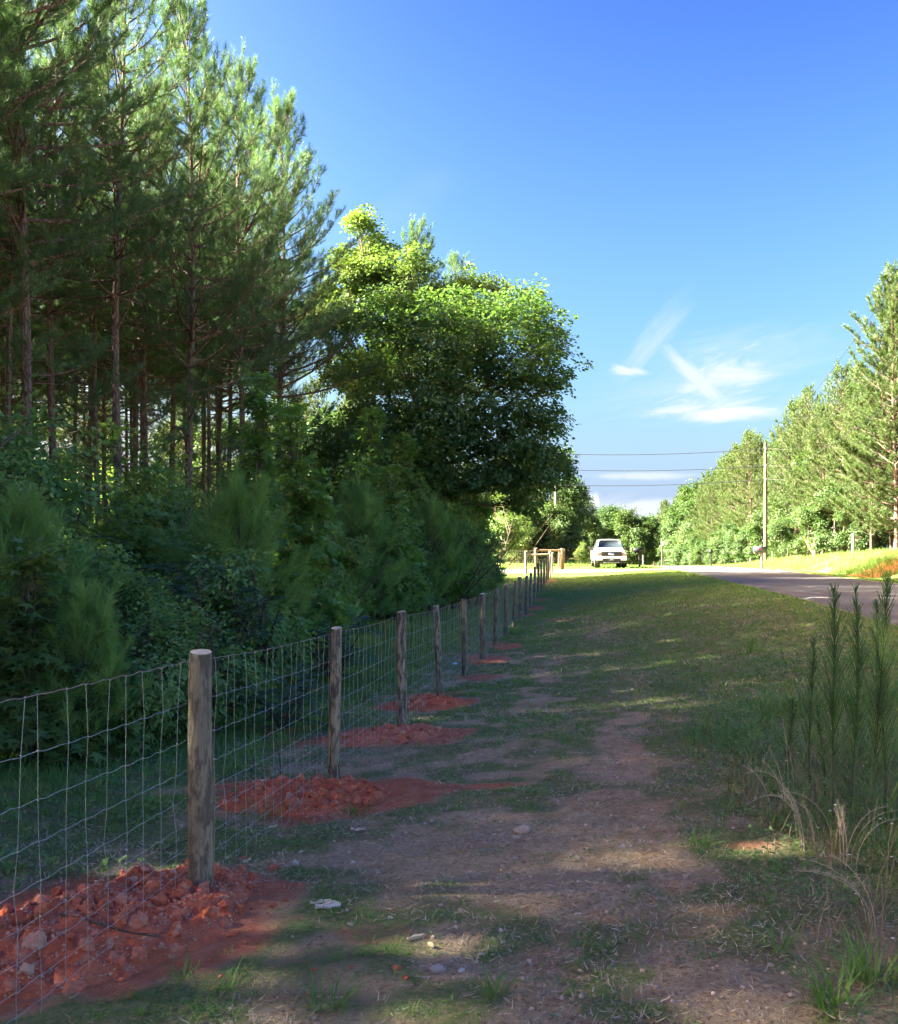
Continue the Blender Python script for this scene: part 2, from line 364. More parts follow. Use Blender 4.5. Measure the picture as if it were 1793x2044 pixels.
def road_mat():
    m, nt, b, o = mat_new('worn_asphalt'); n = N(nt); v = n.geo()
    vs = n.mapping(v, (.9, .12, 1), (0, 0, .15)); a = n.noise(v, .6, 5); f = n.noise(v, 110, 3, .7); st = n.noise(vs, 1.6, 5, .6)
    c = n.mix(n.rng(a, .3, .7), (.075, .082, .090), (.110, .118, .128)); c = n.mix(n.rng(f, .45, .7, 0, .5), c, (.17, .165, .165)); c = n.mix(n.rng(st, .45, .7, 0, .45), c, (.15, .14, .135))
    cr = n.vor(n.mapping(v, (.28, .28, .28)), 1.0, 'DISTANCE_TO_EDGE'); wob = n.math('ADD', cr, n.math('MULTIPLY', n.math('SUBTRACT', n.noise(v, 3, 4), .5), .05))
    c = n.mix(n.rng(wob, .0, .012, .5, 0), c, (.04, .035, .035))
    c = n.mix(n.rng(n.noise(n.mapping(v, (1.2, .5, 1)), 1.1, 6, .65), .64, .70, 0, .75), c, (.42, .40, .39))
    n.link(c, b.inputs['Base Color']); b.inputs['Roughness'].default_value = .9; b.inputs['Specular IOR Level'].default_value = .25; n.bump(f, .4, .01, b); return m
M['road'] = road_mat()
def gravel_mat():
    m, nt, b, o = mat_new('drive_gravel'); n = N(nt); v = n.geo()
    k = n.vor(v, 22, 'F1', 'Color'); bw = n.node('ShaderNodeRGBToBW'); n.link(k, bw.inputs[0])
    c = n.mix(bw.outputs[0], (.17, .12, .095), (.30, .24, .20)); px = n.attr('grey'); g = n.mix(bw.outputs[0], (.20, .21, .23), (.38, .40, .43)); c = n.mix(px, c, g)
    c = n.mix(n.rng(n.noise(v, 1.2, 4), .45, .7, 0, .6), c, (.30, .18, .13))
    n.link(c, b.inputs['Base Color']); b.inputs['Roughness'].default_value = .9; n.bump(n.vor(v, 22), .7, .03, b); return m
M['gravel'] = gravel_mat()

# ------------------------------------------------------------------ mesh helpers
def mk(name, V, Fs, mat=None, smooth=False, attrs=None):
    V = np.asarray(V, np.float32).reshape(-1, 3)
    if not isinstance(Fs, (list, tuple)): Fs = [Fs]
    Fs = [np.asarray(f, np.int32) for f in Fs if len(f)]
    me = bpy.data.meshes.new(name); me.vertices.add(len(V)); me.vertices.foreach_set('co', V.ravel())
    nl = sum(f.size for f in Fs); npoly = sum(len(f) for f in Fs)
    me.loops.add(nl); me.loops.foreach_set('vertex_index', np.concatenate([f.ravel() for f in Fs]))
    me.polygons.add(npoly)
    tot = np.concatenate([np.full(len(f), f.shape[1], np.int32) for f in Fs]); st = np.concatenate([[0], np.cumsum(tot)[:-1]]).astype(np.int32)
    me.polygons.foreach_set('loop_start', st); me.polygons.foreach_set('loop_total', tot)
    if smooth: me.polygons.foreach_set('use_smooth', np.ones(npoly, bool))
    if attrs:
        for k, a in attrs.items():
            at_ = me.attributes.new(k, 'FLOAT', 'POINT'); at_.data.foreach_set('value', np.asarray(a, np.float32))
    me.update(calc_edges=True); me.validate()
    if mat: me.materials.append(mat)
    return me
def link(name, me, parent=None, loc=None, rot=None, scale=None, **tags):
    o = bpy.data.objects.new(name, me); COL.objects.link(o)
    if parent: o.parent = parent
    if loc is not None: o.location = loc
    if rot is not None: o.rotation_euler = rot
    if scale is not None: o.scale = (scale,) * 3 if isinstance(scale, (int, float)) else scale
    for k, v in tags.items():
        if v is not None: o[k] = v
    return o
def thing(name, label, category, loc=(0, 0, 0), rot=(0, 0, 0), group=None, scale=None):
    return link(name, None, None, loc, rot, scale, label=label, category=category, group=group)
class Acc:
    def __init__(s): s.V = []; s.T = []; s.Q = []; s.A = []; s.n = 0
    def add(s, V, F, var=None):
        V = np.asarray(V, float).reshape(-1, 3); F = np.asarray(F, int)
        (s.T if F.shape[1] == 3 else s.Q).append(F + s.n); s.V.append(V)
        s.A.append(np.full(len(V), .5) if var is None else np.broadcast_to(var, (len(V),)))
        s.n += len(V)
    def mesh(s, name, mat, smooth=False, attrs=True):
        Fs = []
        if s.T: Fs.append(np.concatenate(s.T))
        if s.Q: Fs.append(np.concatenate(s.Q))
        return mk(name, np.concatenate(s.V), Fs, mat, smooth, {'var': np.concatenate(s.A)} if attrs else None)
def nrm(v): v = np.asarray(v, float); return v / np.maximum(1e-9, np.linalg.norm(v, axis=-1, keepdims=True))
def tube(acc, P, R, n=6, cap=True, var=None):
    P = np.asarray(P, float); R = np.broadcast_to(np.asarray(R, float), (len(P),))
    T = nrm(np.gradient(P, axis=0)); up = np.array([0, 0, 1.0]) if abs(T[0, 2]) < .9 else np.array([1.0, 0, 0])
    X = nrm(np.cross(T, up)); Y = np.cross(T, X)
    a = np.arange(n) * 2 * math.pi / n
    V = P[:, None] + R[:, None, None] * (np.cos(a)[None, :, None] * X[:, None] + np.sin(a)[None, :, None] * Y[:, None])
    V = V.reshape(-1, 3); m = len(P)
    i = np.arange(m - 1)[:, None] * n; j = np.arange(n)[None]; k = (j + 1) % n
    F = np.stack([i + j, i + k, i + n + k, i + n + j], -1).reshape(-1, 4)
    acc.add(V, F, var)
    if cap:
        c = np.concatenate([P[-1:], V[-n:]]); f = np.stack([np.zeros(n, int), 1 + np.arange(n), 1 + (np.arange(n) + 1) % n], -1); acc.add(c, f, var)
def frames(d, nh):
    y = nrm(d); x = nrm(np.cross(y, nh)); z = np.cross(x, y)
    return np.stack([x, y, z], 1)
def stamp(acc, TV, TF, pos, R, S, var=None):
    pos = np.asarray(pos); n = len(pos); TV = np.asarray(TV, float); k = len(TV)
    S = np.asarray(S, float)
    if S.ndim == 1: S = S[:, None].repeat(3, 1)
    V = np.einsum('nkj,njc->nkc', TV[None] * S[:, None, :], R) + pos[:, None]
    F = (np.asarray(TF)[None] + (np.arange(n) * k)[:, None, None]).reshape(-1, len(TF[0]))
    acc.add(V.reshape(-1, 3), F, None if var is None else np.repeat(var, k))
def rdir(n, rng=RNG): return nrm(rng.normal(size=(n, 3)))

# leaf templates, tip along +y
L_DIAMOND = ([(0, 0, 0), (.42, .45, .06), (0, 1, 0), (-.42, .45, .06)], [(0, 1, 2), (0, 2, 3)])
L_OVATE = ([(0, 0, 0), (.30, .28, .07), (.26, .62, .06), (0, 1, -.05), (-.26, .62, .06), (-.30, .28, .07), (0, .45, 0)], [(0, 1, 6), (1, 2, 6), (2, 3, 6), (3, 4, 6), (4, 5, 6), (5, 0, 6)])
def _star():
    V = [(0, .25, 0)]; F = []
    ang = [-140, -72, 0, 72, 140]; ln = [.55, .78, .95, .78, .55]
    pts = []
    for i, (a, l) in enumerate(zip(ang, ln)):
        pts.append((l * math.sin(math.radians(a)), .25 + l * .8 * math.cos(math.radians(a)), -.05))
        if i < 4:
            b = (a + ang[i + 1]) / 2; pts.append((.27 * math.sin(math.radians(b)), .25 + .27 * math.cos(math.radians(b)), .03))
    pts.append((0, 0, 0)); V += pts; k = len(pts)
    for i in range(k): F.append((0, 1 + i, 1 + (i + 1) % k))
    return V, F
L_STAR = _star()
L_NEEDLE = ([(-.5, 0, 0), (.5, 0, 0), (0, 1, 0)], [(0, 1, 2)])
L_BLADE = ([(-.5, 0, 0), (.5, 0, 0), (-.42, .5, .06), (.42, .5, .06), (0, 1, .28)], [(0, 1, 3), (0, 3, 2), (2, 3, 4)])
L_BLADE2 = ([(-.5, 0, 0), (.5, 0, 0), (-.45, .35, .03), (.45, .35, .03), (-.3, .7, .2), (.3, .7, .2), (0, .92, .5)], [(0, 1, 3), (0, 3, 2), (2, 3, 5), (2, 5, 4), (4, 5, 6)])

# ------------------------------------------------------------------ terrain
def lin(*segs):
    out = []
    for a, b, s in segs: out.append(np.arange(a, b, s))
    return np.unique(np.round(np.concatenate(out), 4))
TY = np.concatenate([[-400, -200, -100, -60], lin((-40, -8, 4), (-8, 1, .6), (1, 12, .07), (12, 30, .18), (30, 60, .5), (60, 120, 1.5), (120, 300, 5)), [300, 400, 600, 1000, 2200]])
TT = np.concatenate([[-2200, -1000, -500, -200, -120, -80, -60], lin((-46, -10, 2), (-10, -4, .4), (-4, 5, .085), (5, 7.4, .2), (7.4, 13, .7), (13, 19, .25), (19, 50, 2)), [60, 90, 140, 220, 500, 1000, 2200]])
gy, gt = np.meshgrid(TY, TT, indexing='ij'); gx = gt + xf(gy); gz = H(gx, gy)
gz = gz - .03 * ((gt > R0 + .05) & (gt < R1 - .05))
nr, ncol = gy.shape
idx = np.arange(nr * ncol).reshape(nr, ncol)
GF = np.stack([idx[:-1, :-1], idx[:-1, 1:], idx[1:, 1:], idx[1:, :-1]], -1).reshape(-1, 4)
duff = sstep(-5.0, -8, gt) * (gy < 52) + sstep(17.8, 20, gt)
gme = mk('ground', np.stack([gx, gy, gz], -1).reshape(-1, 3), GF, M['ground'], True,
         {'grass': m_grass(gx, gy).ravel(), 'red': m_red(gx, gy).ravel(), 'duff': np.clip(duff * .85, 0, 1).ravel()})
link('ground', gme, kind='structure')

def sheet(name, ys, ts_fn, lift, mat, attrs=None, nt=12):
    ys = np.asarray(ys); rows = []
    for y in ys:
        a, b = ts_fn(y); rows.append(np.linspace(a, b, nt))
    t = np.array(rows); Y = ys[:, None] + 0 * t; X = t + xf(Y); Z = H(X, Y) + lift
    Z[:, 0] -= .08; Z[:, -1] -= .08
    n_, m_ = t.shape; ix = np.arange(n_ * m_).reshape(n_, m_)
    F = np.stack([ix[:-1, :-1], ix[:-1, 1:], ix[1:, 1:], ix[1:, :-1]], -1).reshape(-1, 4)
    at_ = {k: f(X, Y).ravel() for k, f in (attrs or {}).items()}
    return link(name, mk(name, np.stack([X, Y, Z], -1).reshape(-1, 3), F, mat, True, at_), kind='structure')
ry = np.concatenate([np.arange(-60, 4, 4), np.arange(4, 62, .25), np.arange(62, 300, 2)])
def red(y, s):
    return .13 * float(vnoise(np.array([y * .9]), np.array([s * 3.3]), 5)[0] - .5) + .10 * float(vnoise(np.array([y * 3.3]), np.array([s * 1.3]), 6)[0] - .5)
sheet('road', ry, lambda y: (R0 + red(y, 1), R1 + red(y, 2)), .012, M['road'], nt=16)
dt = np.concatenate([np.arange(-40, 7.5, .5)])
def drive():
    V = []; ts = dt; K = 9; rows = []
    for t in ts:
        w0, w1 = 51.9 - .6 * sstep(4, 7.3, t), 55.6 + 1.1 * sstep(3.5, 7.3, t)
        yv = np.linspace(w0 + red(t, 4), w1 + red(t, 5), K); rows.append(yv)
    Y = np.array(rows); T = ts[:, None] + 0 * Y; X = T + xf(Y); Z = H(X, Y, True) + .02; Z[:, 0] -= .07; Z[:, -1] -= .07
    n_, m_ = Y.shape; ix = np.arange(n_ * m_).reshape(n_, m_)
    F = np.stack([ix[:-1, :-1], ix[1:, :-1], ix[1:, 1:], ix[:-1, 1:]], -1).reshape(-1, 4)
    g = sstep(-1.5, -3, T - 0)
    link('driveway', mk('driveway', np.stack([X, Y, Z], -1).reshape(-1, 3), F, M['gravel'], True, {'grey': g.ravel()}), kind='structure')
drive()

# ------------------------------------------------------------------ fences
def post_mesh(r, h, seed, mat, depth=.15):
    rg = np.random.default_rng(seed); n = 14; zs = np.array([-depth, 0, .2, .45, .7, .95, h - .012, h])
    acc = Acc(); ph = rg.uniform(0, 6, 4)
    a = np.arange(n) * 2 * math.pi / n
    rows = []
    for k, z in enumerate(zs):
        rr = r * (1.06 - .10 * z / h) * (1 + .05 * np.sin(2 * a + ph[0] + z) + .035 * np.sin(3 * a + ph[1] + 2 * z) + .02 * np.sin(5 * a + 7 * z + ph[2])) * (0.955 if k == len(zs) - 1 else 1)
        cx_ = .010 * math.sin(z * 3 + ph[2]); cy_ = .009 * math.cos(z * 2.4 + ph[3])
        rows.append(np.stack([cx_ + rr * np.cos(a), cy_ + rr * np.sin(a), np.full(n, z) + (.008 * np.cos(a + ph[0]) if k >= len(zs) - 2 else 0)], -1))
    V = np.concatenate(rows); m = len(zs)
    i = np.arange(m - 1)[:, None] * n; j = np.arange(n)[None]; k = (j + 1) % n
    F = np.stack([i + j, i + k, i + n + k, i + n + j], -1).reshape(-1, 4)
    V = np.concatenate([V, rows[-1].mean(0, keepdims=True)]); T = np.stack([np.full(n, len(V) - 1), (m - 1) * n + np.arange(n), (m - 1) * n + (np.arange(n) + 1) % n], -1)
    me = mk('post', V, [T, F], mat); me.materials.append(M['endgrain'])
    mi = np.zeros(len(me.polygons), np.int32); mi[:n] = 1; me.polygons.foreach_set('material_index', mi)
    sm = np.ones(len(me.polygons), bool); sm[:n] = False; me.polygons.foreach_set('use_smooth', sm); return me
PM = [post_mesh(.0455 + .003 * (k % 3), 1.24 + .015 * (k % 2), 100 + k, M['post']) for k in range(5)]
PMN = [post_mesh(.060, 1.24, 130 + k, M['post_new']) for k in range(3)]
SP = [8, 7, 6, 5.5, 5, 4.5, 4, 3.5, 3]
WH = [1.18]
for s_ in SP: WH.append(WH[-1] - s_ * .0254)
def stay_mesh(seed):
    rg = np.random.default_rng(seed); acc = Acc(); P = []
    for k, z in enumerate(WH):
        P.append((rg.normal() * .003, rg.normal() * .0045, z))
    tube(acc, P, .0015, 4, False)
    for p in P:
        V = np.array([(1, 0, 0), (-1, 0, 0), (0, 1, 0), (0, -1, 0), (0, 0, 1), (0, 0, -1)], float) * (.0045, .006, .0045) + p
        acc.add(V, [(0, 2, 4), (2, 1, 4), (1, 3, 4), (3, 0, 4), (2, 0, 5), (1, 2, 5), (3, 1, 5), (0, 3, 5)])
    return acc
STAYA = [stay_mesh(k) for k in range(4)]
STAY = [a.mesh('stay_wire', M['wire'], False, False) for a in STAYA]
def wire_line(path, h, rg, wav, step, rad):
    """path: list of ground (x,y,z) nodes; returns points of a wire at height h"""
    P = np.array(path); seg = np.linalg.norm(np.diff(P[:, :2], axis=0), axis=1); cum = np.concatenate([[0], np.cumsum(seg)])
    s = np.arange(0, cum[-1], step); s = np.append(s, cum[-1])
    X = np.interp(s, cum, P[:, 0]); Y = np.interp(s, cum, P[:, 1]); Z = np.interp(s, cum, P[:, 2]) + h
    k = (s / .152); Z = Z + wav * (.0035 * np.sin(k * 2 * math.pi) + .004 * np.sin(s * 2.1 + h * 9) + rg.normal(size=len(s)) * .0012)
    bay = np.interp(s, cum, np.arange(len(P))) % 1; Z = Z - .012 * np.sin(bay * math.pi)
    return np.stack([X, Y, Z], -1)
def build_fence(root, posts, meshes, side, near=0, rad=.0014, first_r=.050, stays_from=0):
    """posts: (x,y) nodes of one straight run"""
    rg = np.random.default_rng(5)
    base = [(x, y, Hs(x, y)) for x, y in posts]
    for k, (x, y, z) in enumerate(base):
        link('post', meshes[k % len(meshes)], root, (x, y, z - .01), (rg.normal() * .014, rg.normal() * .016, rg.uniform(0, 6.28)), (1 + rg.normal() * .08,) * 2 + (1 + rg.normal() * .015,))
    dx, dy = posts[-1][0] - posts[0][0], posts[-1][1] - posts[0][1]; L = math.hypot(dx, dy); nx, ny = -dy / L * side, dx / L * side
    path = [(x + nx * first_r, y + ny * first_r, z) for x, y, z in base]
    for k, h in enumerate(WH):
        acc = Acc()
        if near: P = wire_line(path, h, rg, 1, .05, rad); cut = int(near / .05); P = np.concatenate([P[:cut], P[cut::10], P[-1:]]) if len(P) > cut else P
        else: P = wire_line(path, h, rg, .6, .6, rad)
        tube(acc, P, rad * (1.25 if k in (0, 9) else 1), 4, False)
        link('line_wire', acc.mesh('line_wire', M['wire_red'] if k == 0 else M['wire'], False, False), root)
    return path
def add_stays(root, path, a0, n_obj, rad_scale=1.0):
    P = np.array(path); seg = np.linalg.norm(np.diff(P[:, :2], axis=0), axis=1); cum = np.concatenate([[0], np.cumsum(seg)])
    s = np.arange(.08, cum[-1], .152); rg = np.random.default_rng(9)
    X = np.interp(s, cum, P[:, 0]); Y = np.interp(s, cum, P[:, 1]); bay = np.interp(s, cum, np.arange(len(P))) % 1
    Z = np.interp(s, cum, P[:, 2]) - .012 * np.sin(bay * math.pi); yaw = math.atan2(P[-1, 1] - P[0, 1], P[-1, 0] - P[0, 0])
    rest = Acc()
    for i in range(len(s)):
        if i < n_obj:
            link('stay_wire', STAY[i % 4], root, (X[i], Y[i], Z[i]), (rg.normal() * .004, rg.normal() * .016, yaw))
        else:
            a = STAYA[i % 4]; V = np.concatenate(a.V[:1]); c, s2 = math.cos(yaw), math.sin(yaw)
            V = V.copy(); mid = V.reshape(-1, 4, 3).mean(1, keepdims=True); V = ((V.reshape(-1, 4, 3) - mid) * rad_scale + mid).reshape(-1, 3)
            W_ = np.stack([V[:, 0] * c - V[:, 1] * s2 + X[i], V[:, 0] * s2 + V[:, 1] * c + Y[i], V[:, 2] + Z[i]], -1)
            rest.add(W_, a.Q[0])
    if rest.n: link('stay_wires', rest.mesh('stay_wires', M['wire'], False, False), root, kind='stuff')
def rail(root, a, b, r, mat):
    acc = Acc(); P = np.linspace(a, b, 6); tube(acc, P, [r * (1 + .04 * math.sin(i * 2)) for i in range(6)], 10, True)
    acc2 = Acc(); tube(acc2, P[::-1], r, 10, True); acc.add(acc2.V[1], acc2.T[0]) if acc2.T else None
    link('brace_rail', acc.mesh('brace_rail', mat, True, False), root)

f1 = thing('wire_fence', 'long woven wire fence on weathered posts from the red clay heaps to the driveway', 'fence')
FP = [(float(xf(4.43 + 2.44 * k)), 4.43 + 2.44 * k) for k in range(-2, 20)]
p1 = build_fence(f1, FP, PM, 1, near=20)
add_stays(f1, p1, 0, 170)
cx0, cy0 = FP[-1]
THK = post_mesh(.085, 1.34, 201, M['post'])
for (x, y) in ((cx0 - .10, cy0 + .12),): link('post', THK, f1, (x, y, Hs(x, y)), (0, 0, .4))
bx, by = wx(1050, 51.0), 51.0
link('post', THK, f1, (bx, by, Hs(bx, by)), (0, 0, 1.4))
rail(f1, (bx, by, Hs(bx, by) + 1.12), (cx0 - .1, cy0 + .1, Hs(cx0, cy0) + 1.16), .055, M['post'])
side = [(cx0 - .1, cy0 + .12), (bx, by)] + [(bx - 2.44 * k, by + .1 * k) for k in range(1, 9)]
p1b = build_fence(f1, side[2:], PM, 1); p1c = [(side[0][0], side[0][1], Hs(*side[0])), (bx, by, Hs(bx, by)), p1b[0]]

f2 = thing('sunlit_wire_fence', 'sunlit wire fence with brown posts beyond the driveway, running on behind the pickup', 'fence')
c2 = (wx(1122.6, 57.0), 57.0); b2 = (wx(1070, 57.0), 57.0)
THN = post_mesh(.11, 1.34, 203, M['post_new'])
for (x, y) in (c2, b2): link('post', THN, f2, (x, y, Hs(x, y)), (0, 0, x))
rail(f2, (b2[0], b2[1], Hs(*b2) + 1.20), (c2[0], c2[1], Hs(*c2) + 1.20), .07, M['post_new'])
left2 = [b2, (wx(998.4, 57), 57.0)] + [(wx(998.4, 57) - 2.44 * k, 57.0) for k in range(1, 10)]
pp = build_fence(f2, left2[1:], PMN, -1, rad=.003)
full = [(c2[0], c2[1], Hs(*c2)), (b2[0], b2[1], Hs(*b2))] + list(pp)
rg5 = np.random.default_rng(6)
for k, h in enumerate(WH):
    acc = Acc(); tube(acc, wire_line(full[:3], h, rg5, .5, .6, .003), .003, 4, False); link('line_wire', acc.mesh('line_wire', M['wire'], False, False), f2)
add_stays(f2, full, 0, 60, 2.0)
along = [(c2[0] + .1, c2[1] + .3)] + [(float(xf(59.6 + 2.44 * k)) + .15, 59.6 + 2.44 * k) for k in range(0, 40)]
pa = build_fence(f2, along, PMN, 1, rad=.003)

# ------------------------------------------------------------------ trees
def pine_parts(seed, Ht=17.5, r0=.12, cb=.34, spread=3.2, shoots_mul=1.35, m=56, nw=.0085, nl=.18, mat='needle', dead=True, young=False, tsides=9, low=0):
    rg = np.random.default_rng(seed); T = Acc(); Br = Acc(); Nd = Acc()
    nseg = 14; hs_ = np.linspace(-.3, Ht, nseg); ph = rg.uniform(0, 6, 2)
    bend = .10 if not young else .04
    cxy = lambda h: np.stack([bend * np.sin(np.asarray(h) * .35 + ph[0]) - bend * math.sin(ph[0]), bend * np.cos(np.asarray(h) * .28 + ph[1]) - bend * math.cos(ph[1])], -1)
    P = np.concatenate([cxy(hs_), hs_[:, None]], 1)
    rad = r0 * np.clip(1 - hs_ / Ht, 0, 1) ** .75 * (1 + .25 * np.exp(-np.clip(hs_, 0, 9) * 2.2)) + .008
    tube(T, P, rad, tsides)
    sb, sdv, sl = [], [], []
    lows = sorted(rg.uniform(.22, max(cb, .23), low) * Ht)
    h = lows[0] if low else cb * Ht; li = 0
    while h < Ht * .985:
        u = max(0, (h / Ht - cb) / (1 - cb))
        nb = 1 if li < low else rg.integers(3, 6) if not young else rg.integers(3, 5)
        az0 = rg.uniform(0, 6.28)
        for b in range(nb):
            az = az0 + b * 6.28 / nb + rg.normal() * .3
            L = spread * (((1 - u) ** .75 * .92 + .13) if nw < .015 else ((1 - u ** 2.4) ** .6 * .88 + .12)) * rg.uniform(.55, 1.12)
            if u < .15: L *= rg.uniform(.5, 1.1)
            el0 = math.radians(8 + 42 * u + rg.normal() * 9); el1 = el0 + math.radians(22 + 14 * rg.random())
            n = 7; pts = [np.append(cxy(h), h)]; d0 = None
            st = L / (n - 1); aw = az
            for k in range(n - 1):
                el = el0 + (el1 - el0) * (k / (n - 2)) ** 1.5; aw += rg.normal() * .09
                d = np.array([math.cos(aw) * math.cos(el), math.sin(aw) * math.cos(el), math.sin(el)]); pts.append(pts[-1] + d * st)
            pts = np.array(pts); br = (.011 + .011 * L) * (1 if not young else .4)
            tube(Br, pts, np.linspace(br, .004, n), 5, False)
            ntw = max(3, int(L / .27 * shoots_mul))
            for q in range(ntw + 1):
                f = .28 + .72 * (q / ntw) if u < .6 else .15 + .85 * (q / ntw)
                k = min(n - 2, int(f * (n - 1))); fr = f * (n - 1) - k; base = pts[k] * (1 - fr) + pts[k + 1] * fr; bd = nrm(pts[k + 1] - pts[k])
                if q == ntw: d = bd; tl = .32
                else:
                    sidev = np.cross(bd, [0, 0, 1.0]); d = nrm(bd * .75 + sidev * rg.choice([-1, 1]) * rg.uniform(.4, 1.0) + np.array([0, 0, rg.uniform(.1, .8)])); tl = rg.uniform(.30, .75) * (1.25 - .6 * f) * min(1, L / 1.6 + .3)
                tip = base + d * tl
                mid = base + d * tl * .5; 
                if tl > .2: tube(Br, [base, mid, tip], [.006, .005, .003], 3, False)
                ns = 1 + (rg.random() < .75) + (rg.random() < .5)
                for s2 in range(ns):
                    dd = nrm(d + rg.normal(size=3) * (.12 if s2 == 0 else .5) + np.array([0, 0, .35])); ln = rg.uniform(.20, .42) * (1 if s2 == 0 else .75)
                    o_ = base + d * tl * (1 if s2 == 0 else rg.uniform(.3, .9))
                    sb.append(o_ - dd * .05); sdv.append(dd); sl.append(ln)
        li += 1
        if li <= low: h = lows[li] if li < low else cb * Ht; continue
        h += rg.uniform(.30, .52) * (1 if not young else .72)
    for k in range(5):
        sb.append(np.append(cxy(Ht), Ht) - np.array([0, 0, .3])); sdv.append(nrm(np.array([rg.normal() * .35, rg.normal() * .35, 1]))); sl.append(.5)
    if dead:
        for k in range(34):
            hh = rg.uniform(.12, cb + .12) * Ht; az = rg.uniform(0, 6.28); L = rg.uniform(.4, 1.9); el = rg.uniform(-.15, .5)
            d = np.array([math.cos(az) * math.cos(el), math.sin(az) * math.cos(el), math.sin(el)]); o_ = np.append(cxy(hh), hh)
            d2 = nrm(d + rg.normal(size=3) * .3); pts = [o_, o_ + d * L * .5, o_ + d * L * .5 + d2 * L * .5]; tube(Br, pts, [.013, .009, .004], 4, False)
            for z in range(3):
                d3 = nrm(d2 + rg.normal(size=3) * .6); b0 = o_ + d * L * (.4 + .12 * z); tube(Br, [b0, b0 + d3 * L * .3], [.005, .002], 3, False)
    sb, sdv, sl = np.array(sb), np.array(sdv), np.array(sl); ns = len(sb)
    pos = (sb[:, None] + sdv[:, None] * (sl[:, None, None] * rg.random((ns, m, 1)))).reshape(-1, 3)
    D = np.repeat(sdv, m, 0); per = nrm(np.cross(D, rdir(len(D), rg))); A = np.radians(rg.uniform(18, 62, len(D)) if not young else rg.uniform(12, 55, len(D)))[:, None]
    nd = nrm(D * np.cos(A) + per * np.sin(A) + np.array([0, 0, -.06]))
    ln = nl * rg.uniform(.7, 1.15, len(D)); S = np.stack([np.full(len(D), nw), ln, ln], 1)
    var = np.clip(np.repeat(rg.uniform(0, 1, ns), m) * .6 + rg.random(len(D)) * .4, 0, 1)
    stamp(Nd, *L_NEEDLE, pos, frames(nd, rdir(len(D), rg)), S, var)
    return [('trunk', T.mesh('trunk', M['bark_pine'], True, False)), ('branches', Br.mesh('branches', M['bark_pine'] if not young else M['twig'], False, False)), ('crown', Nd.mesh('crown', M[mat]))]

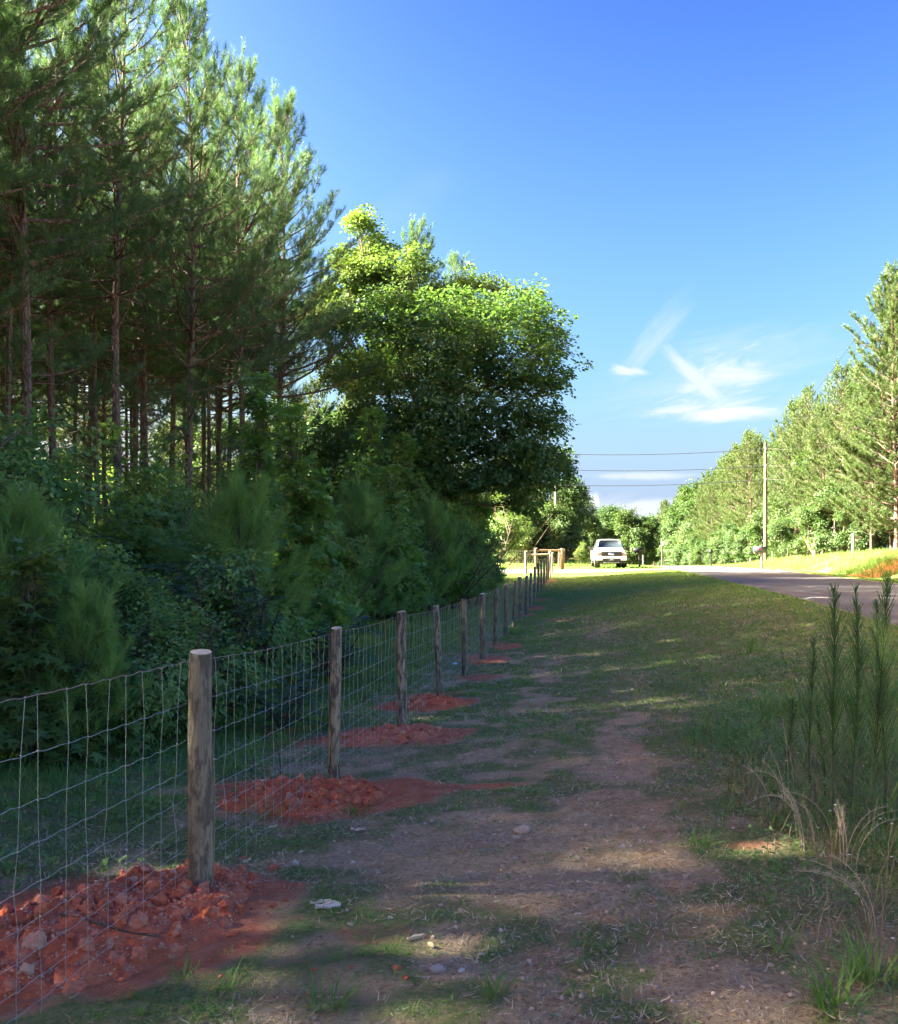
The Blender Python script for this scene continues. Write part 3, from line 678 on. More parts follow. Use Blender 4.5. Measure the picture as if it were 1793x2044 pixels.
def broad_parts(seed, trunk_h, r0, lobes, n_clu, n_leaf, size, mat, leaf=L_DIAMOND, clu_r=.38, flat=.45, limbs=True, stems=1, barkm='bark_gum', lean=(0, 0), shell=.55, twigs=.35, gap=0.0):
    """lobes: (cx,cy,cz,rx,ry,rz) of the crown; leaves hang in flattened sprays on twigs near the lobes' surface"""
    rg = np.random.default_rng(seed); T = Acc(); Br = Acc(); Lf = Acc()
    lob = np.array(lobes, float); vol = lob[:, 3] * lob[:, 4] * lob[:, 5]; pr = vol ** .75 / (vol ** .75).sum()
    which = rg.choice(len(lob), n_clu, p=pr); d = rdir(n_clu, rg); d[:, 2] = np.where(d[:, 2] < -.6, d[:, 2] * .7, d[:, 2])
    rr = shell + (1 - shell) * rg.random(n_clu) ** .7; rr = np.where(rg.random(n_clu) < .16, rg.random(n_clu), rr)
    rr = rr * (1 + .16 * np.sin(d[:, 0] * 5 + which) * np.sin(d[:, 2] * 6 + which * 2) + .15 * rg.normal(size=n_clu))
    C = lob[which, :3] + d * lob[which, 3:] * rr[:, None]; C = C[C[:, 2] > .12]; n_clu = len(C)
    # trunk(s)
    for s in range(stems):
        top = np.array([lean[0], lean[1], trunk_h]) if stems == 1 else np.array([rg.normal() * .35 * trunk_h, rg.normal() * .35 * trunk_h, trunk_h * rg.uniform(.7, 1)])
        k = np.linspace(0, 1, 9)[:, None]; b0 = np.array([0, 0, -.2]) if stems == 1 else np.array([rg.normal() * .12, rg.normal() * .12, -.1])
        P = b0 + (top - b0) * k + np.sin(k * 5 + s) * np.array([.05, .03, 0]) * trunk_h * .12
        tube(T, P, r0 * (1 - .8 * k[:, 0]) + .006, 8)
    trunkP = P
    if limbs:
        for (a, b, c, rx, ry, rz) in lob:
            e = np.array([a, b, c]); f = np.clip(.35 + .5 * (c / max(.1, trunk_h)) * .8, .2, .97); o_ = trunkP[int(f * 8)] if c > trunkP[3][2] else trunkP[3]
            k = np.linspace(0, 1, 7)[:, None]; m_ = o_ + (e - o_) * .5 + np.array([0, 0, -.12 * np.linalg.norm(e - o_)])
            Pm = (1 - k) ** 2 * o_ + 2 * k * (1 - k) * m_ + k * k * e + rg.normal(size=(7, 3)) * .04 * min(1, r0 * 6)
            tube(Br, Pm, np.linspace(r0 * .42, .012, 7), 6, False)
            near_ = C[np.linalg.norm(C - e, axis=1) < max(rx, ry, rz) * 1.2]
            if len(near_):
                for q in near_[rg.choice(len(near_), min(len(near_), int(10 + 18 * twigs * 2)), replace=False)]:
                    s0 = Pm[rg.integers(3, 7)]; mid = (s0 + q) / 2 + rg.normal(size=3) * .1; tube(Br, [s0, mid, q], [.014 * min(1, r0 * 8), .010 * min(1, r0 * 8), .003], 4, False)
    ctr = lob[:, :3].mean(0); out = nrm(C - ctr)
    cn = nrm(np.array([0, 0, 1.0]) + out * .55 + rg.normal(size=(n_clu, 3)) * .28)
    sh = rg.uniform(.6, 1.25, n_clu)
    rep = np.repeat(np.arange(n_clu), n_leaf); n = len(rep)
    lp = rg.normal(size=(n, 3)); lp = nrm(lp) * (rg.random((n, 1)) ** .5) * clu_r * sh[rep][:, None]
    along_n = (lp * cn[rep]).sum(1, keepdims=True); lp = lp - cn[rep] * along_n * (1 - flat)
    pos = C[rep] + lp
    nn_ = nrm(cn[rep] + rg.normal(size=(n, 3)) * .38); dr = nrm(lp + rdir(n, rg) * .25 * clu_r + out[rep] * .12 - np.array([0, 0, .10]))
    dr = nrm(dr - nn_ * (dr * nn_).sum(1, keepdims=True) * .8)
    S = size * rg.uniform(.65, 1.2, n); var = np.clip(rg.random(n_clu)[rep] * .55 + rg.random(n) * .45, 0, 1)
    stamp(Lf, *leaf, pos, frames(dr, nn_), S, var)
    out_ = [('trunk' if stems == 1 else 'stems', T.mesh('trunk', M[barkm], True, False))]
    if Br.n: out_.append(('branches', Br.mesh('branches', M[barkm], False, False)))
    out_.append(('crown' if stems == 1 else 'foliage', Lf.mesh('crown', M[mat]))); return out_

def plant(name, parts, label, cat, x, y, rot=None, scale=1.0, group=None, z=None, swap=None):
    r = thing(name, label, cat, (x, y, (Hs(x, y) if z is None else z) - .03), (0, 0, random.uniform(0, 6.28) if rot is None else rot), group, scale)
    for nm, me in parts:
        c = link(nm, me, r)
        if nm in ('crown', 'foliage', 'leaves', 'branches'): c['kind'] = 'stuff'
    return r

# left wood: plantation pines
PINE = [pine_parts(1, 17.6, spread=3.9, cb=.44, low=5), pine_parts(2, 17.0, spread=3.3, cb=.50, low=4), pine_parts(3, 17.9, spread=4.1, cb=.42, low=6), pine_parts(4, 16.6, r0=.095, spread=2.6, cb=.54, shoots_mul=1.1, m=44, low=3), pine_parts(5, 17.0, r0=.085, spread=2.4, cb=.56, shoots_mul=1.1, m=44, low=2)]
edge_labels = {14.7: 'edge pine whose shaded boughs hang at the far left of the fence', 18.4: 'thick trunked tall pine left of the wood, with one long bare limb',
               22.1: 'tall straight pine standing second along the front of the wood', 25.9: 'tall pine behind the second fence post, with pale sunlit top shoots',
               29.6: 'tall pine whose upswept shoots lean out over the open sky', 33.3: 'last tall pine of the wood edge beside the pale leafy tree'}
rg = np.random.default_rng(21); UND = []
def edge_tree(y, x, v, lb, sc_=1.0): plant('pine_tree', PINE[v], lb, 'pine tree', x, y, scale=sc_)
for k, (yy0, lb) in enumerate(edge_labels.items()):
    edge_tree(yy0, float(xf(yy0)) - 9.5 + rg.normal() * .1, [0, 0, 1, 2, 0, 2][k], lb, 1.0 + rg.normal() * .02)
for k in range(-9, -1):
    y = 18.4 + 3.3 * k; plant('pine_tree', PINE[(0, 2, 1)[k % 3]], 'tall pine of the front row of the wood, beside the left edge', 'pine tree', float(xf(y)) - 9.4, y, scale=1.0 + rg.normal() * .04, group='pines of the shaded wood')
for r_ in range(1, 9):
    t0 = -9.5 - r_ * 2.45
    for k in range(-9, 14):
        y = 14.5 + 2.75 * k + rg.normal() * .5 + (r_ % 2) * 1.3
        if y > (39 if r_ < 2 else 48.5): continue
        x = float(xf(y)) + t0 + rg.normal() * .45
        v = 3 + (k + r_) % 2 if (k * 7 + r_ * 3) % 4 else (0, 1)[r_ % 2]
        plant('pine_tree', PINE[v], ('tall thin pine deep in the shaded wood, well back behind the front row', 'pine of the second or third row, just behind the front pines of the wood')[r_ < 3], 'pine tree', x, y, scale=1.0 + rg.normal() * .05 - .03, group='pines of the shaded wood')
for k in range(26):
    y = -12 + 2.3 * k + rg.normal() * .4; x = float(xf(y)) - 32 - 3.5 * (k % 2) + rg.normal() * .6
    UND.append((x, y, rg.uniform(1.0, 1.55)))
# trees round the maple
def px_lobes(px0, d, lst, base, dep):
    out = []; x0 = wx(px0, d); rg_ = np.random.default_rng(len(lst) * 7 + int(d))
    for (px, py, r, *q) in lst:
        rm = r * d / FPX; out.append((wx(px, d) - x0, (q[0] if q else rg_.normal() * dep), wz(py, d) - base, rm, rm * 1.05, rm * (q[1] if len(q) > 1 else .85)))
    return out
d = 35.0; X0 = wx(845, d); b0 = Hs(X0, d)
lobes = px_lobes(845, d, [(1040, 605, 62, .5), (1075, 650, 55), (775, 635, 70), (860, 620, 70), (950, 620, 80), (900, 720, 125, -.5), (1040, 740, 95), (740, 720, 75), (750, 830, 95), (880, 850, 120, -1), (1010, 870, 100, -.6), (1100, 690, 42, 0), (1110, 750, 36, .3), (700, 900, 70), (830, 950, 80, -1.2, .6), (960, 955, 80, -1, .55), (1060, 940, 70), (1120, 935, 34), (1085, 840, 45), (1045, 1000, 38, .6), (690, 965, 62, 0, .7), (760, 1000, 60, -1, .6), (650, 890, 55, .5), (880, 1005, 60, .8, .5)], b0, 1.0)
MAPLE = broad_parts(31, 8.2, .20, lobes, 3300, 24, .155, 'maple', L_DIAMOND, clu_r=.45, flat=.42, shell=.45, twigs=.5)
plant('maple_tree', MAPLE, 'big spreading maple with dark rounded crown reaching over the fence', 'tree', X0, d, rot=0)
d = 41.0; X0 = wx(745, d); b0 = Hs(X0, d)
lob2 = px_lobes(745, d, [(712, 415, 18), (722, 450, 34), (745, 480, 42), (700, 500, 36), (770, 540, 52), (715, 560, 60), (650, 580, 48), (668, 500, 26), (690, 640, 60), (800, 590, 60), (640, 660, 45), (700, 740, 70), (790, 700, 60), (880, 575, 45), (940, 560, 36), (990, 575, 30), (830, 560, 45), (600, 620, 30)], b0, 1.2)
GUMT = broad_parts(33, 15.0, .18, lob2, 1700, 24, .15, 'gum_pale', L_DIAMOND, clu_r=.40, flat=.5, shell=.35, twigs=.5)
plant('sweetgum_tree', GUMT, 'tall pale leafed tree lit yellow, rising between the pines and the maple', 'tree', X0, d, rot=0)
plant('pine_tree', PINE[1], 'pine with rounded sunlit top just behind the pale leafed tree', 'pine tree', wx(835, 43), 43, scale=1.0)
plant('pine_tree', PINE[3], 'shorter pine behind the maple, its tip level with the maple top', 'pine tree', wx(905, 45), 45, scale=.97)

# generic bushes and small trees
def bush(seed, h, w, mat, leaf, size, n_clu, n_leaf, **k):
    rg = np.random.default_rng(seed); lb = []
    for q in range(9):
        a = rg.uniform(0, 6.28); r = w * rg.uniform(.1, .6); z = h * rg.uniform(.25, .85); s = w * rg.uniform(.28, .5) * (1.1 - .5 * z / h)
        lb.append((r * math.cos(a), r * math.sin(a), z, s, s, s * 1.1))
    lb.append((0, 0, h * .9, w * .2, w * .2, h * .14)); lb.append((0, 0, h * .35, w * .6, w * .6, h * .35))
    return broad_parts(seed, h * .85, .03, lb, n_clu, n_leaf, size, mat, leaf, stems=4, barkm='twig', shell=.35, **k)
BUSH = [bush(51, 3.4, 1.5, 'shrub', L_OVATE, .085, 620, 16, clu_r=.26, flat=.5),
        bush(52, 2.6, 1.4, 'shrub', L_DIAMOND, .075, 800, 18, clu_r=.24, flat=.5),
        bush(53, 4.2, 1.6, 'gum', L_STAR, .115, 560, 9, clu_r=.26, flat=.5),
        bush(54, 1.5, .9, 'shrub', L_OVATE, .060, 420, 14, clu_r=.16, flat=.6)]
def conic(seed, h, w, mat, size, n_clu, n_leaf, leaf=L_STAR):
    rg = np.random.default_rng(seed); lb = []
    for q in range(11):
        z = h * (.15 + .8 * q / 10); s = w * (1.05 - .8 * q / 10) * rg.uniform(.7, 1); a = rg.uniform(0, 6.28); lb.append((s * .4 * math.cos(a), s * .4 * math.sin(a), z, s * .7, s * .7, h * .085))
    return broad_parts(seed, h * .97, .035, lb, n_clu, n_leaf, size, mat, leaf, stems=1, barkm='bark_gum', shell=.4, clu_r=.24, flat=.35)
GUMP = conic(63, 2.0, .85, 'gum_pale', .12, 260, 10)
GUMS = [conic(61, 4.4, 1.15, 'gum', .135, 480, 10), conic(62, 3.0, .9, 'gum', .125, 330, 10)]
YPINE = [pine_parts(71, 2.7, .035, .10, 1.15, .36, 64, .0085, .23, 'needle_young', False, True, 6), pine_parts(72, 1.9, .025, .08, .85, .36, 64, .0080, .22, 'needle_young', False, True, 6)]
def sumac_parts(seed, h, w, nf):
    rg = np.random.default_rng(seed); T = Acc(); Lf = Acc()
    for s in range(6):
        a = rg.uniform(0, 6.28); tip = np.array([math.cos(a) * w * .5, math.sin(a) * w * .5, h * rg.uniform(.6, .95)]); k = np.linspace(0, 1, 6)[:, None]
        P = k * tip + np.sin(k * 3) * np.array([.05, .04, 0]); tube(T, P, np.linspace(.018, .006, 6), 5)
        for f in range(nf):
            b = P[rg.integers(2, 6)] + rg.normal(size=3) * .08; az = rg.uniform(0, 6.28); el = rg.uniform(-.1, .8); L = rg.uniform(.3, .48); nl_ = 9
            d = np.array([math.cos(az) * math.cos(el), math.sin(az) * math.cos(el), math.sin(el)]); kk = np.linspace(0, 1, nl_)[:, None]
            Q = b + d * L * kk + np.array([0, 0, -.14]) * kk ** 2; tube(T, Q[::4], [.003, .002, .0015], 3, False)
            sd_ = nrm(np.cross(d, [0, 0, 1.0])); pos = np.concatenate([Q[1:], Q[1:], Q[-1:]]); dr = np.concatenate([np.tile(nrm(sd_ + d * .35 - np.array([0, 0, .2])), (nl_ - 1, 1)), np.tile(nrm(-sd_ + d * .35 - np.array([0, 0, .2])), (nl_ - 1, 1)), d[None]])
            n = len(pos); nn_ = nrm(np.array([0, 0, 1.0]) + rg.normal(size=(n, 3)) * .2)
            vv = np.full(n, rg.uniform(0, .92) if rg.random() > .04 else .99)
            stamp(Lf, *L_OVATE, pos, frames(dr, nn_), np.stack([np.full(n, .062), np.full(n, .095), np.full(n, .05)], 1) * rg.uniform(.8, 1.15, n)[:, None], vv)
    return [('stems', T.mesh('stems', M['twig'], False, False)), ('foliage', Lf.mesh('foliage', M['sumac']))]
SUMAC = [sumac_parts(81, 1.7, 1.3, 14), sumac_parts(82, .75, .8, 9)]

def P_(px, d): return wx(px, d), d
def put(name, parts, label, cat, px, d, sc_=1.0, group=None, rot=None):
    x, y = P_(px, d); return plant(name, parts, label, cat, x, y, rot, sc_, group)
put('pine_sapling', YPINE[0], 'bushy young pine with pale needle tips, centre of the undergrowth behind the first posts', 'sapling', 478, 13.2, .98)
put('pine_sapling', YPINE[1], 'drooping young pine beside the yellow green star leaves, at the left edge', 'sapling', 45, 8.9, .98)
put('pine_sapling', YPINE[1], 'small young pine tuft drooping in front of the star leaved bush at left', 'sapling', 168, 7.9, .62)
put('pine_sapling', YPINE[0], 'dark young pine with one brown dead shoot, beside the star leaved sapling', 'sapling', 715, 22.5, 1.2)
put('pine_sapling', YPINE[1], 'young pine low behind the fourth and fifth fence posts', 'sapling', 860, 29, 1.5)
put('pine_sapling', YPINE[0], 'young pine at the end of the undergrowth near the gravel gate', 'sapling', 912, 34, 1.1)
put('sweetgum_sapling', GUMS[0], 'tall star leaved sapling standing behind the second fence post', 'sapling', 590, 15.5, 1.02)
put('sweetgum_sapling', GUMS[0], 'pale tipped star leaved sapling reaching up in front of the pine trunks', 'sapling', 520, 17.5, 1.22)
put('sweetgum_sapling', GUMP, 'yellow green star leaved bush at the far left behind the wire', 'sapling', 60, 7.7, .92)
put('sweetgum_sapling', GUMS[1], 'slim star leaved sapling right of the dark young pine', 'sapling', 775, 26, 1.5)
put('sweetgum_sapling', GUMS[0], 'tall star leaved sapling left of the maple trunk', 'sapling', 800, 31, 1.35)
put('sweetgum_sapling', GUMS[0], 'tall star leaved sapling right of the maple trunk', 'sapling', 890, 34, 1.4)
put('sweetgum_sapling', GUMS[0], 'tall star leaved sapling beneath the right side of the maple', 'sapling', 948, 38, 1.2)
put('sweetgum_sapling', GUMS[0], 'tall star leaved sapling between the last front pine and the maple', 'sapling', 735, 29.5, 1.5)
put('sumac_shrub', SUMAC[0], 'blue green feather leaved shrub with a few orange leaves behind the first post', 'shrub', 405, 10.8, 1.12)
put('sumac_shrub', SUMAC[0], 'upright feather leaved shrub left of the bushy young pine', 'shrub', 330, 12.2, 1.35)
put('sumac_shrub', SUMAC[1], 'low blue green feather leaved clump by the grass behind the second post', 'shrub', 672, 13.6, 1.25)
put('sumac_shrub', SUMAC[1], 'small feather leaved clump low behind the first bay of wire', 'shrub', 560, 9.4, .8)
big = [(60, 12.5, 0, 1.18, 'tall dark leafy shrub at the left edge below the thick pine'), (215, 14, 2, .98, 'tall broad star leaved shrub in front of the pine trunks at left'),
       (310, 17, 0, 1.1, 'leafy shrub under the second pine trunk'), (120, 10.2, 1, .82, 'dense small leaved bush between the left edge and first post'),
       (840, 30, 2, 1.15, 'tall star leaved shrub around the foot of the maple trunk'), (760, 26, 0, 1.15, 'big leafy shrub left of the maple trunk'),
       (690, 28, 2, 1.25, 'star leaved shrub filling the dark gap left of the maple trunk'), (905, 31, 2, .9, 'star leaved shrub under the maple, right of its trunk'),
       (250, 9.6, 1, .66, 'dark bush just left of the feather leaved shrub'), (300, 8.6, 3, .9, 'low bush hugging the grass behind the first wire bay'),
       (-40, 9.5, 0, .9, 'shrub cut by the left edge of the view'), (660, 22, 1, 1.0, 'bush in the dark gap right of the star leaved sapling'),
       (820, 29, 1, 1.2, 'rounded dark bush under the maple behind the third post'), (880, 33, 0, 1.0, 'dark leafy bush under the maple trunk'), (935, 32.5, 1, 1.1, 'dense bush at the end of the undergrowth overhanging the wire'),
       (950, 37, 0, .95, 'bush with light flecked edge beside the gravel gate'), (735, 27.5, 2, .95, 'star leaved shrub in the shade beneath the maple'), (500, 11.8, 3, 1.3, 'low leafy bush below the bushy young pine'),
       (640, 17.8, 3, 1.1, 'low shrub behind the second post where grass begins'), (420, 9.3, 3, .9, 'small bush directly behind the first fence post'), (800, 26, 3, 1.2, 'low shrub behind the third fence post'),
       (965, 34.5, 1, .7, 'small bush touching the fence near the gravel gate')]
for px, d, v, s, lb in big: put('leafy_shrub', BUSH[v], lb, 'shrub', px, d, s)
# filler undergrowth in the wood
rg = np.random.default_rng(77)
for k in range(84):
    y = rg.uniform(1, 47); t = -rg.uniform(5.2, 12.5) if k < 60 else -rg.uniform(12, 24); x = float(xf(y)) + t
    plant('undergrowth_shrub', BUSH[rg.choice([0, 1, 2])], 'dark leafy shrub in the undergrowth between the pine trunks', 'shrub', x, y, None, rg.uniform(.8, 1.25), 'undergrowth shrubs inside the wood')
# leafy edge on the sunny far side of the wood
for k in range(34):
    y = -6 + k * 2.1 + rg.normal() * .6; x = float(xf(y)) - 31.5 - rg.uniform(0, 4)
    plant('undergrowth_shrub', BUSH[rg.choice([0, 2])], 'sunlit leafy shrub glimpsed through the trunks on the far side of the wood', 'shrub', x, y, None, rg.uniform(1.2, 2.4), 'sunlit shrubs beyond the wood')

# far trees
def far_broad(seed, h, w, n_clu, size):
    rg = np.random.default_rng(seed); lb = []
    for q in range(13):
        z = h * rg.uniform(.18, .88); rmax = w * math.sqrt(max(.05, 1 - ((z / h - .5) / .55) ** 2)); a = rg.uniform(0, 6.28); s = w * rg.uniform(.32, .5)
        lb.append((rmax * .62 * math.cos(a), rmax * .62 * math.sin(a), z, s, s, s * .95))
    lb.append((0, 0, h * .88, w * .34, w * .34, h * .13))
    return broad_parts(seed, h * .8, .16, lb, n_clu, 16, size, 'broad_far', L_DIAMOND, clu_r=.55, flat=.5, shell=.5, twigs=.2)
FB = [far_broad(91, 11, 3.2, 900, .26), far_broad(92, 12.5, 3.6, 1000, .27), far_broad(93, 8.5, 3.0, 800, .24)]
FPN = [pine_parts(95, 15.5, .13, .20, 3.0, .85, 24, .028, .26, 'needle_far', False, False, 7), pine_parts(96, 14.0, .13, .16, 3.1, .85, 24, .028, .26, 'needle_far', False, False, 7), pine_parts(97, 17.5, .15, .08, 4.0, 1.1, 42, .024, .26, 'needle_far', False, False, 8)]

plant('pine_tree', FPN[2], 'tall sunlit roadside pine cut by the right edge of the view', 'pine tree', 25.2, 50.5, scale=.88)
plant('pine_tree', FPN[2], 'shorter sunlit pine crowding the base of the tall pine at right', 'pine tree', 27.6, 55.0, scale=.78)
plant('pine_tree', FPN[1], 'wide low sunlit pine with boughs down to the bank at right', 'pine tree', 25.2, 53.5, scale=.58)
plant('pine_tree', FPN[0], 'full sunlit pine just left of the tall right edge pine', 'pine tree', 26.2, 59.5, scale=.80)
plant('pine_tree', FPN[1], 'rounded sunlit pine filling in under the tall right edge pine', 'pine tree', 27.2, 51.5, scale=.62)
plant('pine_tree', FPN[2], 'second tall sunlit pine behind the one cut by the right edge', 'pine tree', 30.8, 57.0, scale=.80)
rg = np.random.default_rng(123)
y = 56.0; k = 0
while y < 200:
    for row in range(3):
        t = 19.6 + row * 3.6 + rg.normal() * .7; yy_ = y + rg.normal() * .8; x = float(xf(yy_)) + t
        top = 13.6 if yy_ > 62 else 13.2; base = Hs(x, yy_) - CZ
        isp = rg.random() < (.85 if yy_ < 115 else .6)
        pr = FPN[rg.integers(0, 2)] if isp else FB[rg.integers(0, 2)]; hh = 15.5 if pr is FPN[0] else 14 if pr is FPN[1] else 11 if pr is FB[0] else 12.5
        s = (top - base) / hh * rg.uniform(.80, 1.08) * (1.0 if row else .86)
        plant('pine_tree' if isp else 'broadleaf_tree', pr, 'sunlit pine in the tree line across the road' if isp else 'sunlit leafy tree in the tree line across the road', 'pine tree' if isp else 'tree', x, yy_, None, s, 'tree line across the road')
    if rg.random() < .9:
        yy_ = y + rg.normal(); x = float(xf(yy_)) + 18.0 + rg.normal() * .5
        plant('leafy_shrub', FB[2], 'leafy shrub filling the foot of the tree line across the road', 'shrub', x, yy_, None, rg.uniform(.38, .62), 'shrubs at the foot of the far tree line')
    yy_ = y + rg.normal(); x = float(xf(yy_)) + rg.uniform(23, 34)
    plant('leafy_shrub', FB[2], 'leafy shrub filling the foot of the tree line across the road', 'shrub', x, yy_, None, rg.uniform(.5, .75), 'shrubs at the foot of the far tree line')
    y += 2.6 + y * .012
# trees closing the view beyond the crest
for k in range(34):
    x = rg.uniform(24, 62); yy_ = rg.uniform(175, 250)
    if x - float(xf(yy_)) > 17: continue
    pr = FB[rg.integers(0, 2)]; plant('broadleaf_tree', pr, 'distant tree closing the view beyond the crest of the road', 'tree', x, yy_, None, rg.uniform(.85, 1.2), 'trees beyond the crest')
for x, y_, q in UND: plant('broadleaf_tree', FB[2], 'yellow lit leafy tree glimpsed through the trunks at the far side of the wood', 'tree', x, y_, None, q, 'leafy trees beyond the wood')
# left, beyond the driveway
for px, d, v, s, lb in [(1140, 118, 0, .95, 'rounded yellow lit tree left of the white pickup, behind the fence'), (1152, 150, 1, .85, 'yellow green tree behind the rounded lit tree'),
                        (1100, 88, 1, .88, 'dark leafy tree behind the pale utility pole'), (1125, 100, 0, .8, 'shaded tree right of the pale utility pole'),
                        (1172, 150, 2, .85, 'dark low tree at the end of the grassy strip behind the pickup'), (1190, 185, 2, 1.05, 'dark rounded tree just left above the pickup')]:
    put('broadleaf_tree', FB[v], lb, 'tree', px, d, s)
GUMB = bush(55, 4.5, 1.9, 'gum_pale', L_DIAMOND, .12, 500, 18, clu_r=.35, flat=.5)
put('leafy_shrub', GUMB, 'bright green leafy young tree behind the yellow guarded guy wire', 'shrub', 1000, 66, 1.25)
put('leafy_shrub', GUMB, 'light green bush beyond the sunlit brown fence', 'shrub', 1035, 72, .95)
put('leafy_shrub', GUMB, 'small green bush on the strip just left of the pickup', 'shrub', 1163, 71, .42)
for k in range(110):
    y = rg.uniform(82, 150) if k < 60 else rg.uniform(80, 100); t = -rg.uniform(3.6, 34) if k < 60 else -rg.uniform(14, 72); x = float(xf(y)) + t
    isp = rg.random() < .45; pr = FPN[rg.integers(0, 2)] if isp else FB[rg.integers(0, 3)]
    plant('pine_tree' if isp else 'broadleaf_tree', pr, 'pine in the wood beyond the driveway clearing' if isp else 'leafy tree in the wood beyond the driveway clearing', 'pine tree' if isp else 'tree', x, y, None, rg.uniform(.62, .85) if k < 60 else rg.uniform(.9, 1.25), 'trees beyond the driveway clearing')
for k in range(12):
    x = wx(960 + k * 14, 78 + rg.normal() * 2); plant('leafy_shrub', FB[2], 'shaded shrub along the back of the driveway clearing', 'shrub', x, 78 + rg.normal() * 1.5, None, rg.uniform(.4, .6), 'shrubs behind the driveway clearing')

# ------------------------------------------------------------------ dirt heaps with clods
def rock_mesh(seed, mat, sub=2, rough=.35, sq=(1, 1, .7), flat=True):
    bm = bmesh.new(); bmesh.ops.create_icosphere(bm, subdivisions=sub, radius=1)
    for v in bm.verts:
        n = mnoise.noise(v.co * 1.3 + Vector((seed * 3.1, seed, 0))) + .5 * mnoise.noise(v.co * 3.1 + Vector((0, seed * 2.2, 5)))
        v.co = v.co * (1 + rough * n); v.co = Vector((v.co.x * sq[0], v.co.y * sq[1], v.co.z * sq[2]))
    me = bpy.data.meshes.new('rock'); bm.to_mesh(me); bm.free(); me.materials.append(mat)
    if not flat:
        for p in me.polygons: p.use_smooth = True
    return me
CLOD = [rock_mesh(k, M['clod'], 2, .55, (1, .85, .75)) for k in range(5)]
ROCKV = [np.array([v.co[:] for v in CLOD[k].vertices]) for k in range(5)]; ROCKF = [np.array([p.vertices[:] for p in CLOD[k].polygons]) for k in range(5)]
heap_labels = ['largest red clay heap, strewn with clods, at the foot of the nearest fence post', 'red clay heap around the foot of the second fence post', 'red clay heap beside the third fence post', 'small red clay heap behind the fourth fence post']
for hi, (hx, hy, a, b, hh, ang) in enumerate(PILES):
    rg = np.random.default_rng(300 + hi); root = thing('clay_heap', heap_labels[hi], 'dirt heap', (hx, hy, Hs(hx, hy)))
    n = 96; g = np.linspace(-1.25, 1.25, n); U, Vv = np.meshgrid(g, g, indexing='ij'); al = math.atan2(1, .1525) * 0 + (1.05 if hi == 0 else .45)
    X = hx + (U * a * math.cos(al) - Vv * b * math.sin(al)); Y = hy + (U * a * math.sin(al) + Vv * b * math.cos(al)); r = np.sqrt(U ** 2 + Vv ** 2)
    def top(X, Y, r):
        nn = fbm(X * 3.5, Y * 3.5, 60 + hi, 4); n3 = fbm(X * 11, Y * 11, 66 + hi, 3); n4 = fbm(X * 28, Y * 28, 69, 2)
        return H(X, Y) + hh * np.clip(1.12 - r - (nn - .5) * 1.3, 0, 1) ** .8 * (.55 + .75 * nn) + (.085 * (n3 - .42) + .035 * (n4 - .5)) * sstep(1.2, .8, r) - .03 * sstep(.9, 1.2, r) - .004
    Z = top(X, Y, r); ix = np.arange(n * n).reshape(n, n); F = np.stack([ix[:-1, :-1], ix[1:, :-1], ix[1:, 1:], ix[:-1, 1:]], -1).reshape(-1, 4)
    link('mound', mk('mound', np.stack([X - hx, Y - hy, Z - Hs(hx, hy)], -1).reshape(-1, 3), F, M['clay'], False), root)
    def spot(k):
        q = rg.uniform(0, 6.28, k); rr_ = rg.random(k) ** .6 * 1.12; u, v = rr_ * np.cos(q), rr_ * np.sin(q)
        x = hx + (u * a * math.cos(al) - v * b * math.sin(al)); y = hy + (u * a * math.sin(al) + v * b * math.cos(al)); return x, y, top(x, y, rr_)
    nc = [260, 150, 90, 40][hi]; x, y, z = spot(nc)
    for i in range(nc):
        s = .010 + .036 * rg.random() ** 2.0 + (.022 if rg.random() < .04 else 0)
        link('clod', CLOD[i % 5], root, (x[i] - hx, y[i] - hy, z[i] - Hs(hx, hy) + s * .15), tuple(rg.uniform(0, 6.28, 3)), s)
    acc = Acc(); nk = [2600, 1500, 900, 400][hi]; x, y, z = spot(nk)
    O6 = np.array([(1, 0, 0), (-1, 0, 0), (0, 1, 0), (0, -1, 0), (0, 0, .8), (0, 0, -.8)]); OF = [(0, 2, 4), (2, 1, 4), (1, 3, 4), (3, 0, 4), (2, 0, 5), (1, 2, 5), (3, 1, 5), (0, 3, 5)]
    R = frames(rdir(nk, rg), rdir(nk, rg)); stamp(acc, O6, OF, np.stack([x - hx, y - hy, z - Hs(hx, hy) + .002], -1), R, (.003 + .009 * rg.random((nk, 1)) ** 2) * rg.uniform(.6, 1.3, (nk, 3)))
    link('crumbs', acc.mesh('crumbs', M['clod'], False, False), root, kind='stuff')
# loose stones, chips and scraps on the track
def loose(name, me, label, cat, px, py, s, rot=None, dz=.25, **k):
    x, y = at(px, py); sz = s if isinstance(s, (int, float)) else s[2]
    return link(name, me, None, (x, y, Hs(x, y) + sz * dz), rot or (random.uniform(-.2, .2), random.uniform(-.2, .2), random.uniform(0, 6)), s, label=label, category=cat, **k)
ST = [rock_mesh(40 + k, M['stone'], 3, .25, (1.25, .8, .62), False) for k in range(3)]; SPALE = [rock_mesh(50 + k, M['stone_pale'], 2, .5, (1.1, .8, .8)) for k in range(2)]
loose('stone', ST[0], 'largest buff stone lying on the bare dirt of the track', 'stone', 1042, 1664, .046, (.1, .25, 2.6), .35)
loose('stone', ST[1], 'small round stone tucked against the largest buff stone', 'stone', 1032, 1674, .020)
loose('stone', ST[2], 'brown oval stone near the bottom of the track, in front of the others', 'stone', 873, 1942, .027)
loose('stone', SPALE[0], 'pale angular stone right of the concrete collar', 'stone', 590, 1727, .020)
loose('stone', SPALE[1], 'pale chip of stone beside the brown oval stone', 'stone', 922, 1940, .014)
